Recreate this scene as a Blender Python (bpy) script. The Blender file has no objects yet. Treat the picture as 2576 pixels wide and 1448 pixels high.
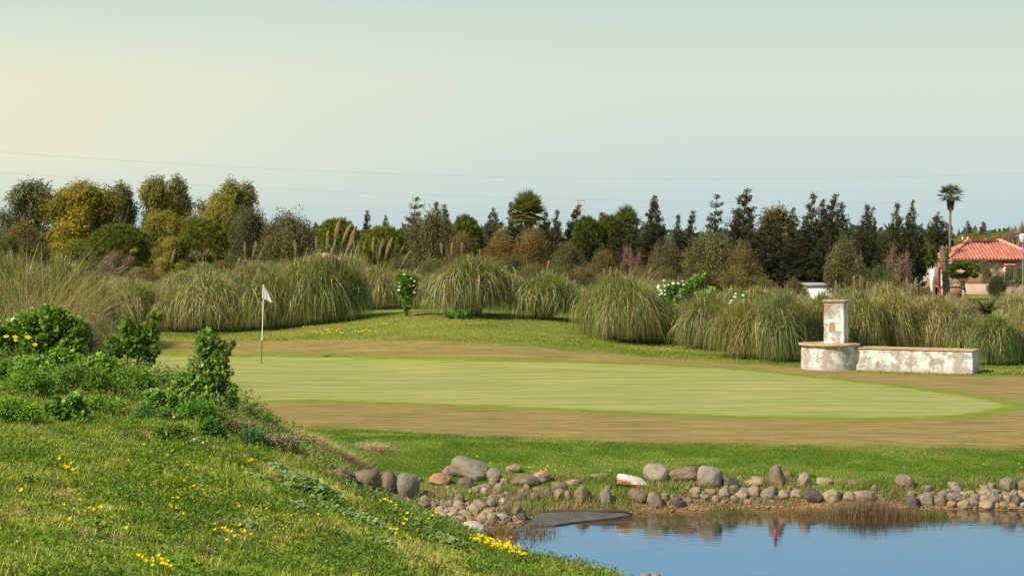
import bpy, bmesh, math, random
import numpy as np
from mathutils import Vector, Matrix
rng = np.random.default_rng(7); random.seed(7)
S = bpy.context.scene
COL = S.collection

# ---------------------------------------------------------------- camera, sky, sun, exposure
HC = 3.55; F = 5000.0; CX = 1288.0; HY = 585.0        # camera height, focal length and horizon (in 2576-px units)
cam_d = bpy.data.cameras.new("camera"); cam = bpy.data.objects.new("camera", cam_d); COL.objects.link(cam)
cam.location = (0, 0, HC); cam.rotation_euler = (math.radians(90), 0, 0)
cam_d.sensor_width = 36; cam_d.lens = 36*F/2576; cam_d.shift_y = -139/2576
cam_d.clip_start = 0.5; cam_d.clip_end = 8000
S.camera = cam
S.view_settings.view_transform = 'Standard'; S.view_settings.look = 'None'
S.view_settings.exposure = 0.28; S.view_settings.gamma = 1
SUN = Vector((-0.62, -0.46, 0.68)).normalized()
sl = bpy.data.lights.new("sun", 'SUN'); sl.energy = 4.8; sl.angle = math.radians(0.55); sl.color = (1, 0.91, 0.74)
so = bpy.data.objects.new("sun", sl); COL.objects.link(so); so.rotation_euler = SUN.to_track_quat('Z', 'Y').to_euler()
so.location = (-30, -20, 40)

def lin(r, g, b):
    f = lambda c: (c/255/12.92) if c/255 <= 0.04045 else ((c/255+0.055)/1.055)**2.4
    return (f(r), f(g), f(b), 1)

class NT:
    """small node helper"""
    def __init__(s, tree): s.t = tree; s.n = tree.nodes; s.l = tree.links
    def node(s, ty, props=None, **ins):
        n = s.n.new(ty)
        for k, v in (props or {}).items(): setattr(n, k, v)
        for k, v in ins.items():
            i = int(k[1:]) if k[0] == 'i' and k[1:].isdigit() else k.replace('_', ' ')
            s.set(n.inputs[i], v)
        return n
    def set(s, sock, v):
        if isinstance(v, bpy.types.NodeSocket): s.l.new(v, sock)
        else:
            if sock.type == 'RGBA' and len(v) == 3: v = (*v, 1)
            sock.default_value = v
    def math(s, op, a, b=0.0, c=0.0, clamp=False):
        n = s.node('ShaderNodeMath', {'operation': op, 'use_clamp': clamp}, i0=a, i1=b, i2=c); return n.outputs[0]
    def mix(s, f, a, b, bt='MIX'):
        n = s.node('ShaderNodeMix', {'data_type': 'RGBA', 'blend_type': bt})
        s.set(n.inputs[0], f); s.set(n.inputs[6], a); s.set(n.inputs[7], b); return n.outputs[2]
    def step(s, v, lo, hi):
        n = s.node('ShaderNodeMapRange', {'interpolation_type': 'SMOOTHSTEP'}, i0=v, i1=lo, i2=hi, i3=0.0, i4=1.0); return n.outputs[0]
    def noise(s, vec, scale, detail=4.0, rough=0.55, out=0):
        n = s.node('ShaderNodeTexNoise', None, Scale=scale, Detail=detail, Roughness=rough)
        if vec is not None: s.l.new(vec, n.inputs['Vector'])
        return n.outputs[out]
    def ramp(s, f, stops):
        n = s.node('ShaderNodeValToRGB', None, i0=f); cr = n.color_ramp
        while len(cr.elements) < len(stops): cr.elements.new(0.5)
        for e, (p, c) in zip(cr.elements, stops): e.position = p; e.color = c if len(c) == 4 else (*c, 1)
        return n.outputs[0]
    def attr(s, name, out='Fac'):
        return s.node('ShaderNodeAttribute', {'attribute_name': name}).outputs[out]
    def scaled(s, vec, sc):
        n = s.node('ShaderNodeMapping', None, Vector=vec, Scale=sc); return n.outputs[0]

w = bpy.data.worlds.new("World"); S.world = w; w.use_nodes = True
N = NT(w.node_tree); N.n.clear()
sky = N.node('ShaderNodeTexSky', {'sky_type': 'NISHITA', 'sun_disc': False, 'sun_elevation': math.asin(SUN.z),
      'sun_rotation': math.atan2(SUN.x, SUN.y), 'air_density': 1.0, 'dust_density': 1.5, 'ozone_density': 1.5})
nish = N.mix(0.5, N.mix(1.0, sky.outputs[0], (0.10, 0.10, 0.10, 1), 'MULTIPLY'), (0.27, 0.28, 0.26, 1))
tc = N.node('ShaderNodeTexCoord').outputs['Generated']
sep = N.node('ShaderNodeSeparateXYZ', None, Vector=tc)
zz = N.math('MULTIPLY', sep.outputs[2], 4.0)
E = 2**-0.28
def skc(r, g, b): c = lin(r, g, b); return (c[0]*E, c[1]*E, c[2]*E, 1)
band = N.ramp(zz, [(0.0, skc(189, 209, 211)), (0.06, skc(198, 216, 214)), (0.16, skc(210, 222, 216)), (0.30, skc(216, 226, 214)),
                   (0.46, skc(203, 221, 211)), (0.54, skc(182, 218, 236)), (0.66, skc(172, 236, 282)), (1.0, skc(145, 215, 270))])
# warm glow of the low haze towards the sun's side (left)
az = N.step(sep.outputs[0], 0.10, -0.34)
el = N.math('MULTIPLY', N.step(zz, -0.02, 0.16), N.step(zz, 0.52, 0.26))
gl = N.math('MULTIPLY', N.math('MULTIPLY', az, el), 0.72)
band = N.mix(gl, band, skc(243, 238, 204))
up = N.step(zz, 0.75, 1.4)
colr = N.mix(up, band, nish)
bg = N.node('ShaderNodeBackground', None, Color=colr, Strength=1.0)
N.l.new(bg.outputs[0], N.node('ShaderNodeOutputWorld').inputs[0])

# ---------------------------------------------------------------- numpy noise and terrain
_perm = rng.random((256, 256))
def vnoise(x, y):
    x = np.asarray(x, float); y = np.asarray(y, float)
    xi = np.floor(x).astype(int); yi = np.floor(y).astype(int); fx = x-xi; fy = y-yi
    fx = fx*fx*(3-2*fx); fy = fy*fy*(3-2*fy)
    a = _perm[xi & 255, yi & 255]; b = _perm[(xi+1) & 255, yi & 255]; c = _perm[xi & 255, (yi+1) & 255]; d = _perm[(xi+1) & 255, (yi+1) & 255]
    return (a*(1-fx)+b*fx)*(1-fy)+(c*(1-fx)+d*fx)*fy
def fbm(x, y, o=4):
    s = 0; a = .5; t = 0
    for i in range(o):
        s = s+a*vnoise(x*2**i+17.3*i, y*2**i+5.1*i); t += a; a *= .5
    return s/t
def sst(v, a, b):
    t = np.clip((v-a)/(b-a), 0, 1); return t*t*(3-2*t)

def at(px, py, d): return ((px-CX)/F*d, d, HC-(py-HY)/F*d)
CP = [at(*p) for p in [
    # near left hill
    (-900,1448,13.6),(-300,1448,13.8),(0,1448,14),(300,1448,14.8),(600,1448,16),(1000,1448,18.5),(1300,1448,21),(1480,1448,22.9),
    (-300,1200,19.4),(0,1200,19.5),(300,1200,20.2),(600,1200,21),(850,1250,23.5),(900,1330,22.5),(1100,1390,23),(1250,1425,23.4),
    (-300,1050,25),(0,1050,25),(300,1050,26),(600,1050,26.5),(700,1090,28.2),(-300,915,31),(0,925,31),(250,960,30),
    (760,1160,28),(830,1195,28.3),(940,1245,27.8),(1000,1268,27),(1100,1310,26.4),(1180,1345,25.9),(1300,1385,25.3),
    (830,1132,30.4),(740,1075,30.6),(650,1056,30.0),
    # far shore of the pond, boulder line and lawn
    (950,1215,30.2),(1000,1200,31),(1100,1205,30.4),(1180,1215,30.2),(1060,1260,28.8),(1120,1290,28.1),(1250,1310,27.9),(1200,1260,29.0),(1330,1270,29.1),
    (1300,1210,30.2),(1450,1220,30),(1650,1218,29.7),(1800,1220,29.7),(1950,1224,29.7),(2150,1222,29.8),(2290,1226,29.7),(2450,1222,29.8),(2576,1225,29.7),(2900,1226,29.7),
    (1000,1150,32),(1300,1160,32),(1700,1165,32),(2200,1170,32),(2576,1175,32),(2900,1175,32),
    # far mound with the pampas grass
    (330,845,60),(450,838,61.5),(560,833,62),(700,822,62.3),(800,812,62.3),(930,800,62.2),(1000,795,61.5),(1150,795,61),(1300,805,61),(1400,812,60.5),
    (1480,835,60),(1570,862,59),(1700,885,57),(1850,905,55.5),(2000,918,53.6),
    (300,760,72),(600,745,74),(900,745,74),(1200,750,74),(1500,775,72),(1800,800,70),(2100,815,68),(2400,820,68),(2576,822,68),(2900,822,68),
    (-300,745,72),(200,720,90),(0,720,90)]]
CP += [(x, d, z) for x, d, z in [
    (-14,37,1.0),(-8,36,.35),(-4,36,.0),(-18,48,0.6),(-12,45,.15),(-9,42,.02),(0,34,-.01),(6,34,-.01),(12,34,-.01),(18,34,-.01),(-3,38,0),(4,38,0),(10,38,0),(16,38,0),
    (-8,48,0),(0,46,0),(8,46,0),(14,46,-.02),(20,46,0),(-10,56,.02),(-4,54,0),(2,52,0),(6,50,0),(9,51.5,-.04),(11.6,50.5,-.06),(14,52,0),(20,55,0),(9,55,0),(13,56,0),
    (-14,60,.3),(-26,62,.5),
    (-40,110,.6),(-15,110,-.2),(0,100,-.4),(10,100,-.7),(25,100,-.9),(45,110,-1),
    (-60,160,-.5),(0,160,-1.1),(35,150,-1.1),(60,160,-1.1),(-150,400,-1.2),(0,400,-1.2),(150,400,-1.2),(-500,1500,-1),(0,1500,-1),(500,1500,-1),(-900,3500,0),(900,3500,0),
    (-5,9,1.2),(0,9,.6),(4,9,0.2),(6,16,-.4),(10,19,-.5),(3,17,.05),(14,20,-.45)]]
CP = np.array(CP)
def warp(x, y):
    y = np.maximum(y, 2.0); return np.stack([x/y*20, np.log(y)*20], -1)
PW = warp(CP[:, 0], CP[:, 1])
def kern(r2): return np.sqrt(r2+.35**2)
_A = kern(((PW[:, None]-PW[None])**2).sum(-1)); NCP = len(CP)
_M = np.zeros((NCP+1, NCP+1)); _M[:NCP, :NCP] = _A-np.eye(NCP)*0.02; _M[:NCP, NCP] = 1; _M[NCP, :NCP] = 1
_W = np.linalg.solve(_M, np.append(CP[:, 2], 0))

def sdf(poly, x, y):
    """signed distance, positive inside"""
    P = np.array(poly, float); x = np.asarray(x, float); y = np.asarray(y, float)
    best = np.full(x.shape, 1e18); ins = np.zeros(x.shape, bool)
    for i in range(len(P)):
        a = P[i-1]; b = P[i]; ex, ey = b-a
        t = np.clip(((x-a[0])*ex+(y-a[1])*ey)/(ex*ex+ey*ey+1e-12), 0, 1)
        best = np.minimum(best, (x-a[0]-t*ex)**2+(y-a[1]-t*ey)**2)
        c = ((a[1] > y) != (b[1] > y)); ins ^= c & (x < (b[0]-a[0])*(y-a[1])/(b[1]-a[1]+1e-12)+a[0])
    return np.where(ins, 1, -1)*np.sqrt(best)
WZ = -0.5
def wat(px, py): d = (HC-WZ)*F/(py-HY); return ((px-CX)/F*d, d)
def smooth_poly(P, k=6):
    P = np.array(P, float); out = []
    for i in range(len(P)):
        p0, p1, p2, p3 = P[i-1], P[i], P[(i+1) % len(P)], P[(i+2) % len(P)]
        for j in range(k):
            t = j/k; out.append(.5*((2*p1)+(-p0+p2)*t+(2*p0-5*p1+4*p2-p3)*t*t+(-p0+3*p1-3*p2+p3)*t**3))
    return np.array(out)
POND = smooth_poly([wat(*p) for p in [(1285,1338),(1300,1322),(1345,1300),(1450,1290),(1590,1292),(1680,1287),(1780,1288),(1880,1280),(2000,1282),(2150,1284),(2300,1280),(2400,1279),(2576,1283),(2800,1280),(3100,1290),
    (3300,1400),(3300,1700),(2700,1640),(2200,1585),(1850,1530),(1680,1485),(1560,1450),(1470,1428),(1400,1412),(1340,1396),(1302,1372)]], 4)

def Hraw(x, y):
    x = np.asarray(x, float); y = np.asarray(y, float); sh = x.shape
    q = warp(x.ravel(), y.ravel()); out = np.empty(len(q))
    for i in range(0, len(q), 20000):
        s = q[i:i+20000]; out[i:i+20000] = kern(((s[:, None]-PW[None])**2).sum(-1))@_W[:NCP]+_W[NCP]
    return out.reshape(sh)
def H(x, y, micro=True):
    x = np.asarray(x, float); y = np.asarray(y, float)
    z = Hraw(x, y); near = (y < 42) & (y > 8)
    dp = np.full(x.shape, -9.0)
    if near.any(): dp[near] = sdf(POND, x[near], y[near])
    if micro:
        rough = sst(x/y, -0.02, -0.14)*sst(y, 40, 30)      # the weedy hill is lumpier
        z = z+(fbm(x*.9, y*.9, 3)-.5)*.16*rough+(fbm(x*1.7+9, y*1.7, 3)-.5)*.05*sst(y, 36, 32)
    z = np.where(dp > 0, WZ-.02-.5*sst(dp, 0, 1.2), np.where(dp > -1.0, WZ+np.maximum(z-WZ, .05)*(.12+.88*sst(-dp, 0, .7)), z))
    return z
_ds = np.concatenate([np.linspace(11, 75, 641), np.geomspace(75.5, 1200, 300)])
def hit(px, py):
    """first point of the terrain along the ray through (px,py)"""
    x = (px-CX)/F*_ds; zr = HC-(py-HY)/F*_ds; z = H(x, _ds)
    below = np.nonzero(zr <= z)[0]
    d = _ds[below[0]] if len(below) else 1200.
    return Vector(((px-CX)/F*d, d, float(H(np.array([(px-CX)/F*d]), np.array([d]))[0])))
def HZ(x, y): return float(H(np.array([float(x)]), np.array([float(y)]))[0])

# ---------------------------------------------------------------- mesh helpers
def new_mesh(name, V, faces, mats, col=None, smooth=False, mi=None):
    """V Nx3, faces list of index arrays (each Mxk)"""
    me = bpy.data.meshes.new(name); V = np.ascontiguousarray(V, np.float32)
    me.vertices.add(len(V)); me.vertices.foreach_set('co', V.ravel())
    faces = [np.asarray(f, np.int32) for f in faces if len(f)]
    nl = sum(f.size for f in faces); nf = sum(len(f) for f in faces)
    me.loops.add(nl); me.polygons.add(nf)
    me.loops.foreach_set('vertex_index', np.concatenate([f.ravel() for f in faces]))
    tot = np.concatenate([np.full(len(f), f.shape[1], np.int32) for f in faces])
    st = np.concatenate([[0], np.cumsum(tot)[:-1]]).astype(np.int32)
    me.polygons.foreach_set('loop_start', st); me.polygons.foreach_set('loop_total', tot)
    if smooth: me.polygons.foreach_set('use_smooth', np.ones(nf, bool))
    if mi is not None: me.polygons.foreach_set('material_index', np.asarray(mi, np.int32))
    if col is not None:
        a = me.color_attributes.new('Col', 'FLOAT_COLOR', 'POINT')
        c = np.ones((len(V), 4), np.float32); c[:, :3] = np.clip(col, 0, 1); a.data.foreach_set('color', c.ravel())
    me.update(calc_edges=True); me.validate()
    for m in (mats if isinstance(mats, (list, tuple)) else [mats]): me.materials.append(m)
    return me
def link(name, me, parent=None):
    o = bpy.data.objects.new(name, me); COL.objects.link(o)
    if parent: o.parent = parent
    return o
def tag(o, label, cat, group=None, kind=None):
    if label: o['label'] = label
    if cat: o['category'] = cat
    if group: o['group'] = group
    if kind: o['kind'] = kind
    return o
def thing(name, loc, label, cat, group=None, rz=0):
    o = bpy.data.objects.new(name, None); COL.objects.link(o); o.location = loc; o.rotation_euler = (0, 0, rz)
    o.empty_display_size = .1
    return tag(o, label, cat, group)

class Geo:
    def __init__(s): s.v = []; s.f3 = []; s.f4 = []; s.c = []; s.n = 0
    def add(s, V, F_, C):
        V = np.asarray(V, float); F_ = np.asarray(F_); C = np.asarray(C, float)
        if C.ndim == 1: C = np.tile(C, (len(V), 1))
        s.v.append(V); s.c.append(C); (s.f4 if F_.shape[1] == 4 else s.f3).append(F_+s.n); s.n += len(V)
    def merge(s, o):
        for V, C in zip(o.v, o.c): s.v.append(V); s.c.append(C)
        s.f3 += [f+s.n for f in o.f3]; s.f4 += [f+s.n for f in o.f4]; s.n += o.n
    def mesh(s, name, mat, smooth=False):
        fs = []
        if s.f4: fs.append(np.concatenate(s.f4))
        if s.f3: fs.append(np.concatenate(s.f3))
        return new_mesh(name, np.concatenate(s.v), fs, mat, np.concatenate(s.c), smooth)
    # ---- vectorised foliage primitives
    def blades(s, P, az, L, lean, curl, W, C, segs=3, tipc=None, face=None):
        """ribbons: base P, heading az, length L, initial lean from vertical, extra bend curl (radians over the length)"""
        P = np.asarray(P, float); n = len(P)
        bc = lambda a: np.broadcast_to(np.asarray(a, float), (n,))
        az, L, lean, curl, W = map(bc, (az, L, lean, curl, W)); C = np.broadcast_to(np.asarray(C, float), (n, 3))
        h = np.stack([np.cos(az), np.sin(az), 0*az], -1)
        fa = az+np.pi/2 if face is None else face
        sd = np.stack([np.cos(fa), np.sin(fa), 0*fa], -1)
        p = P.copy(); rows = []
        for k in range(segs+1):
            t = k/segs; wd = W*(1-t)**.6*.5+W*.03
            rows.append(np.stack([p-sd*wd[:, None], p+sd*wd[:, None]], 1))
            a = lean+curl*(k+.5)/segs
            p = p+(h*np.sin(a)[:, None]+np.array([0, 0, 1.])*np.cos(a)[:, None])*(L/segs)[:, None]
        V = np.concatenate(rows, 1).reshape(-1, 3); m = 2*(segs+1); base = (np.arange(n)*m)[:, None]
        Fq = np.concatenate([base+np.array([2*k, 2*k+1, 2*k+3, 2*k+2])[None] for k in range(segs)], 0)
        CC = np.repeat(C[:, None], m, 1)
        if tipc is not None:
            tt = (np.arange(m)//2/segs)[None, :, None]; CC = CC*(1-tt)+np.broadcast_to(tipc, (n, 3))[:, None]*tt
        s.add(V, Fq, CC.reshape(-1, 3))
    def ribbons(s, Q, W, C, face, tipc):
        n, m, _ = Q.shape; W = np.broadcast_to(W, (n,)); sd = np.stack([np.cos(face), np.sin(face), 0*face], -1)
        t = np.linspace(0, 1, m); wd = (W[:, None]*((1-t)**.6*.5+.03)[None])[:, :, None]; V = np.stack([Q-sd[:, None]*wd, Q+sd[:, None]*wd], 2).reshape(-1, 3)
        base = (np.arange(n)*2*m)[:, None]; Fq = np.concatenate([base+np.array([2*k, 2*k+1, 2*k+3, 2*k+2])[None] for k in range(m-1)], 0)
        tt = np.repeat(t, 2)[None, :, None]; s.add(V, Fq, (C[:, None]*(1-tt)+tipc[:, None]*tt).reshape(-1, 3))
    def leaves(s, P, T, Nn, L, W, C):
        """folded diamond leaves: base P, direction T, normal Nn"""
        P = np.asarray(P, float); n = len(P); T = T/np.linalg.norm(T, axis=1, keepdims=True)
        B = np.cross(T, Nn); B /= np.linalg.norm(B, axis=1, keepdims=True)+1e-9
        L = np.broadcast_to(L, (n,))[:, None]; W = np.broadcast_to(W, (n,))[:, None]
        V = np.stack([P, P+T*L*.45+B*W*.5, P+T*L, P+T*L*.5-B*W*.5], 1).reshape(-1, 3)
        s.add(V, (np.arange(n)*4)[:, None]+np.arange(4)[None], np.repeat(np.broadcast_to(C, (n, 3)), 4, 0))
    def lobed(s, P, T, Nn, R, C, lobes=5):
        """palmate leaves: star polygon with lobes, slightly cupped"""
        P = np.asarray(P, float); n = len(P); T = T/np.linalg.norm(T, axis=1, keepdims=True)
        B = np.cross(T, Nn); B /= np.linalg.norm(B, axis=1, keepdims=True)+1e-9; Nn = np.cross(B, T)
        m = 2*lobes; ang = np.linspace(-2.5, 2.5, m+1); rad = np.where(np.arange(m+1) % 2 == 1, 1.0, .62)*(1-.18*np.abs(ang)/2.5)
        R = np.broadcast_to(R, (n,))[:, None, None]
        ring = T[:, None]*(np.cos(ang)*rad)[None, :, None]+B[:, None]*(np.sin(ang)*rad)[None, :, None]-Nn[:, None]*.22*(rad**2)[None, :, None]
        V = np.concatenate([P[:, None], P[:, None]+ring*R], 1); k = m+2
        Ft = np.concatenate([(np.arange(n)*k)[:, None]+np.array([0, 1+i, 2+i])[None] for i in range(m)], 0)
        s.add(V.reshape(-1, 3), Ft, np.repeat(np.broadcast_to(C, (n, 3)), k, 0))
    def tube(s, pts, rad, C, sides=6, cap=True):
        pts = [Vector(p) for p in pts]; rows = []
        for i, p in enumerate(pts):
            t = (pts[min(i+1, len(pts)-1)]-pts[max(i-1, 0)]).normalized()
            a = t.cross(Vector((.13, .99, .05))) if abs(t.y) < .9 else t.cross(Vector((1, 0, 0)))
            a.normalize(); b = t.cross(a); r = rad[i] if hasattr(rad, '__len__') else rad
            rows.append([p+(a*math.cos(2*math.pi*k/sides)+b*math.sin(2*math.pi*k/sides))*r for k in range(sides)])
        V = np.array([tuple(v) for r in rows for v in r]); fs = []
        for i in range(len(pts)-1):
            for k in range(sides): fs.append((i*sides+k, i*sides+(k+1) % sides, (i+1)*sides+(k+1) % sides, (i+1)*sides+k))
        s.add(V, np.array(fs), C)
    def box(s, c, d, C, rz=0, taper=1.0):
        c = np.array(c, float); d = np.array(d, float)/2
        V = np.array([(x*(taper if z > 0 else 1), y*(taper if z > 0 else 1), z) for z in (-1, 1) for x, y in ((-1, -1), (1, -1), (1, 1), (-1, 1))])*d
        ca, sa = math.cos(rz), math.sin(rz); V = np.stack([V[:, 0]*ca-V[:, 1]*sa, V[:, 0]*sa+V[:, 1]*ca, V[:, 2]], -1)+c
        s.add(V, np.array([(3, 2, 1, 0), (4, 5, 6, 7), (0, 1, 5, 4), (1, 2, 6, 5), (2, 3, 7, 6), (3, 0, 4, 7)]), C)

def rnd(n, a, b): return rng.uniform(a, b, n)
def vary(C, n, v=.25, hue=.12):
    c = np.array(C, float)[None]*(1+rnd(n, -v, v))[:, None]; return np.clip(c*(1+rng.uniform(-hue, hue, (n, 3))), 0.002, 1)
def dirs(n):
    v = rng.normal(size=(n, 3)); return v/np.linalg.norm(v, axis=1, keepdims=True)

# ---------------------------------------------------------------- materials
def mat(name):
    m = bpy.data.materials.new(name); m.use_nodes = True; n = NT(m.node_tree); n.n.clear()
    o = n.node('ShaderNodeOutputMaterial'); return m, n, o
def leaf_mat(name, trans=.3, rough=.55, spec=.25):
    m, n, o = mat(name)
    c = n.mix(1.0, n.attr('Col', 'Color'), n.node('ShaderNodeObjectInfo').outputs['Color'], 'MULTIPLY')
    p = n.node('ShaderNodeBsdfPrincipled', None, Base_Color=c, Roughness=rough); p.inputs['Specular IOR Level'].default_value = spec
    t = n.node('ShaderNodeBsdfTranslucent', None, Color=n.mix(1.0, c, (1.2, 1.25, .6, 1), 'MULTIPLY'))
    mx = n.node('ShaderNodeMixShader', None, i0=trans, i1=p.outputs[0], i2=t.outputs[0]); n.l.new(mx.outputs[0], o.inputs[0]); return m
M_LEAF = leaf_mat('foliage'); M_BLADE = leaf_mat('grass_blades', .35, .6, .2); M_NEEDLE = leaf_mat('needles', .22, .6, .15); M_PAMP = leaf_mat('pampas_blades', .3, .38, .5); M_PLUME = leaf_mat('plume_fluff', .5, .9, .05)
M_PETAL = leaf_mat('petals', .4, .6, .1)
def wood_mat(name, sc=8):
    m, n, o = mat(name); tcn = n.node('ShaderNodeTexCoord').outputs['Object']
    nz = n.noise(n.scaled(tcn, (1, 1, .25)), sc, 5)
    c = n.mix(1.0, n.attr('Col', 'Color'), n.node('ShaderNodeObjectInfo').outputs['Color'], 'MULTIPLY')
    c = n.mix(1.0, c, n.ramp(nz, [(.3, (.55, .55, .55)), (.7, (1.35, 1.3, 1.25))]), 'MULTIPLY')
    p = n.node('ShaderNodeBsdfPrincipled', None, Base_Color=c, Roughness=.85)
    b = n.node('ShaderNodeBump', None, Height=nz, Strength=.5, Distance=.03); n.l.new(b.outputs[0], p.inputs['Normal'])
    n.l.new(p.outputs[0], o.inputs[0]); return m
M_BARK = wood_mat('bark')
def plain(name, colr, rough=.7, sc=6, var=.2, bump=.2, bd=.01, metal=0):
    m, n, o = mat(name); tcn = n.node('ShaderNodeTexCoord').outputs['Object']
    nz = n.noise(tcn, sc, 6, .6)
    c = n.mix(1.0, (*colr, 1), n.ramp(nz, [(.25, (1-var,)*3), (.75, (1+var,)*3)]), 'MULTIPLY')
    p = n.node('ShaderNodeBsdfPrincipled', None, Base_Color=c, Roughness=rough, Metallic=metal)
    b = n.node('ShaderNodeBump', None, Height=nz, Strength=bump, Distance=bd); n.l.new(b.outputs[0], p.inputs['Normal'])
    n.l.new(p.outputs[0], o.inputs[0]); return m

# rock: object colour, speckle, lichen blotches
M_ROCK, n, o = mat('river_stone')
tcn = n.node('ShaderNodeTexCoord').outputs['Object']; oi = n.node('ShaderNodeObjectInfo')
off = n.node('ShaderNodeVectorMath', {'operation': 'ADD'}, i0=tcn); cmb = n.node('ShaderNodeCombineXYZ', None, X=n.math('MULTIPLY', oi.outputs['Random'], 40.0), Y=n.math('MULTIPLY', oi.outputs['Random'], 17.0)); n.l.new(cmb.outputs[0], off.inputs[1])
v = off.outputs[0]
n1 = n.noise(v, 2.2, 5, .6); n2 = n.noise(v, 26, 4, .7); n3 = n.noise(v, 1.3, 3)
c = n.mix(1.0, oi.outputs['Color'], n.ramp(n1, [(.3, (.72, .70, .68)), (.55, (1, 1, 1)), (.75, (1.25, 1.2, 1.1))]), 'MULTIPLY')
c = n.mix(1.0, c, n.ramp(n2, [(.35, (.72, .72, .72)), (.65, (1.22, 1.22, 1.22))]), 'MULTIPLY')
c = n.mix(n.math('MULTIPLY', n.step(n3, .58, .68), .35), c, (.36, .30, .22, 1))
p = n.node('ShaderNodeBsdfPrincipled', None, Base_Color=c, Roughness=.85)
b = n.node('ShaderNodeBump', None, Height=n.math('ADD', n.math('MULTIPLY', n1, 1.6), n.math('MULTIPLY', n2, .35)), Strength=.6, Distance=.04); n.l.new(b.outputs[0], p.inputs['Normal'])
n.l.new(p.outputs[0], o.inputs[0])

# ---------------------------------------------------------------- ground
GREEN = smooth_poly([(hit(px, py).x, hit(px, py).y) for px, py in [(2532,1022),(2440,1040),(2250,1050),(2000,1049),(1750,1042),(1500,1031),(1250,1021),(1000,1013),(700,1006)]] + [(-9.5,39.5),(-14,44),(-14.5,51)] +
     [(hit(px, py).x, hit(px, py).y) for px, py in [(350,898),(500,897),(700,898),(900,901),(1100,905),(1300,910),(1500,914),(1700,921),(1850,929),(2000,944),(2200,966),(2400,992),(2500,1009)]], 4)
APRON = smooth_poly([(hit(px, py).x, hit(px, py).y) for px, py in [(2900,1130),(2576,1128),(2200,1122),(1700,1113),(1300,1101),(1000,1085),(800,1069)]] + [(-6,33.0),(-12,36),(-19,44),(-19,55)] +
     [(hit(px, py).x, hit(px, py).y) for px, py in [(410,864),(560,860),(740,858),(900,858),(1100,862),(1300,873),(1450,886),(1700,905),(1900,918),(2050,928),(2200,939),(2450,946),(2576,948),(2900,952)]], 4)
HILL = [(p[0], p[1]) for p in [at(1575,1448,23.3), at(1400,1412,24.6), at(1320,1395,25.2), at(1180,1345,26), at(1050,1290,27), at(960,1255,27.8), at(880,1205,28.8), at(850,1160,30), at(800,1100,31.5), at(700,1080,31.2), at(600,1045,30)]] + [(-5.5,33),(-10,39),(-16,45),(-30,50),(-30,5),(10,5),(8,16)]

U = np.linspace(-.47, .47, 440)
D = np.concatenate([np.geomspace(5, 22, 130, endpoint=False), np.arange(22, 36, .09), np.arange(36, 72, .14), np.geomspace(72, 5000, 90)])
UU, DD = np.meshgrid(U, D); X = UU*(DD+1.5); Y = DD; Z = H(X, Y)
sg = np.full(X.shape, -9.0); sa = sg.copy(); sp = sg.copy(); sh = sg.copy(); m_ = (Y < 90)
sg[m_] = sdf(GREEN, X[m_], Y[m_]); sa[m_] = sdf(APRON, X[m_], Y[m_]); sp[m_] = sdf(POND, X[m_], Y[m_]); sh[m_] = sdf(HILL, X[m_], Y[m_])
# bare soil patches on the hill and along the shore
def spot(px, py, rx, ry, d=None):
    h = hit(px, py); return np.exp(-(((X-h.x)/rx)**2+((Y-h.y)/ry)**2))
dirt = 0*X
for a in [(265,1080,.16,.22),(360,1090,.14,.2),(165,1240,.12,.3),(40,1290,.16,.25),(200,1262,.14,.2),(720,1085,1.0,1.0),(650,1060,.5,.6),(780,1105,.6,.6),(880,1155,.35,.5),(770,1110,.4,.4),(940,1130,.3,.35),(2600,1040,.4,.2)]: dirt = np.maximum(dirt, spot(*a))
dirt = np.maximum(dirt, 1.0*np.exp(-(((X+.75)/.75)**2+((Y-28.2)/.95)**2)))
dirt = np.maximum(dirt, .8*np.exp(-(((X+16)/5)**2+((Y-84)/8)**2)))
nr, nc = X.shape; idx = np.arange(nr*nc).reshape(nr, nc)
quads = np.stack([idx[:-1, :-1], idx[:-1, 1:], idx[1:, 1:], idx[1:, :-1]], -1).reshape(-1, 4)
fc = lambda A: A.ravel()[quads].mean(1)
isg = fc(sg) > -.45
P3 = np.stack([X, Y, Z], -1).reshape(-1, 3)

M_GROUND, n, o = mat('turf')
pos = n.node('ShaderNodeNewGeometry').outputs['Position']
g = n.attr('sd_green'); a_ = n.attr('sd_apron'); pd = n.attr('sd_pond'); hl = n.attr('sd_hill'); dr = n.attr('soil')
nb = n.noise(pos, .55, 3); nm = n.noise(pos, 2.5, 5, .6); nf = n.noise(pos, 14, 4, .7); nff = n.noise(pos, 55, 3, .7)
nstr = n.noise(n.scaled(pos, (.20, 1.5, 1.0)), 1.35, 7, .74); nst2 = n.noise(n.scaled(pos, (.22, 1.6, 1.0)), 3.0, 4, .6)
gp = n.math('ADD', g, n.math('MULTIPLY', n.math('SUBTRACT', nm, .5), .5))
ap = n.math('ADD', a_, n.math('MULTIPLY', n.math('SUBTRACT', n.noise(pos, 1.2, 5, .65), .5), 1.6))
lawn = n.mix(n.step(nm, .35, .68), (.080, .155, .010, 1), (.145, .22, .025, 1))
lawn = n.mix(n.math('MULTIPLY', n.step(nf, .45, .7), .55), lawn, (.22, .27, .05, 1))
lawn = n.mix(n.math('MULTIPLY', n.step(nb, .52, .70), .45), lawn, (.24, .24, .065, 1))
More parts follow.
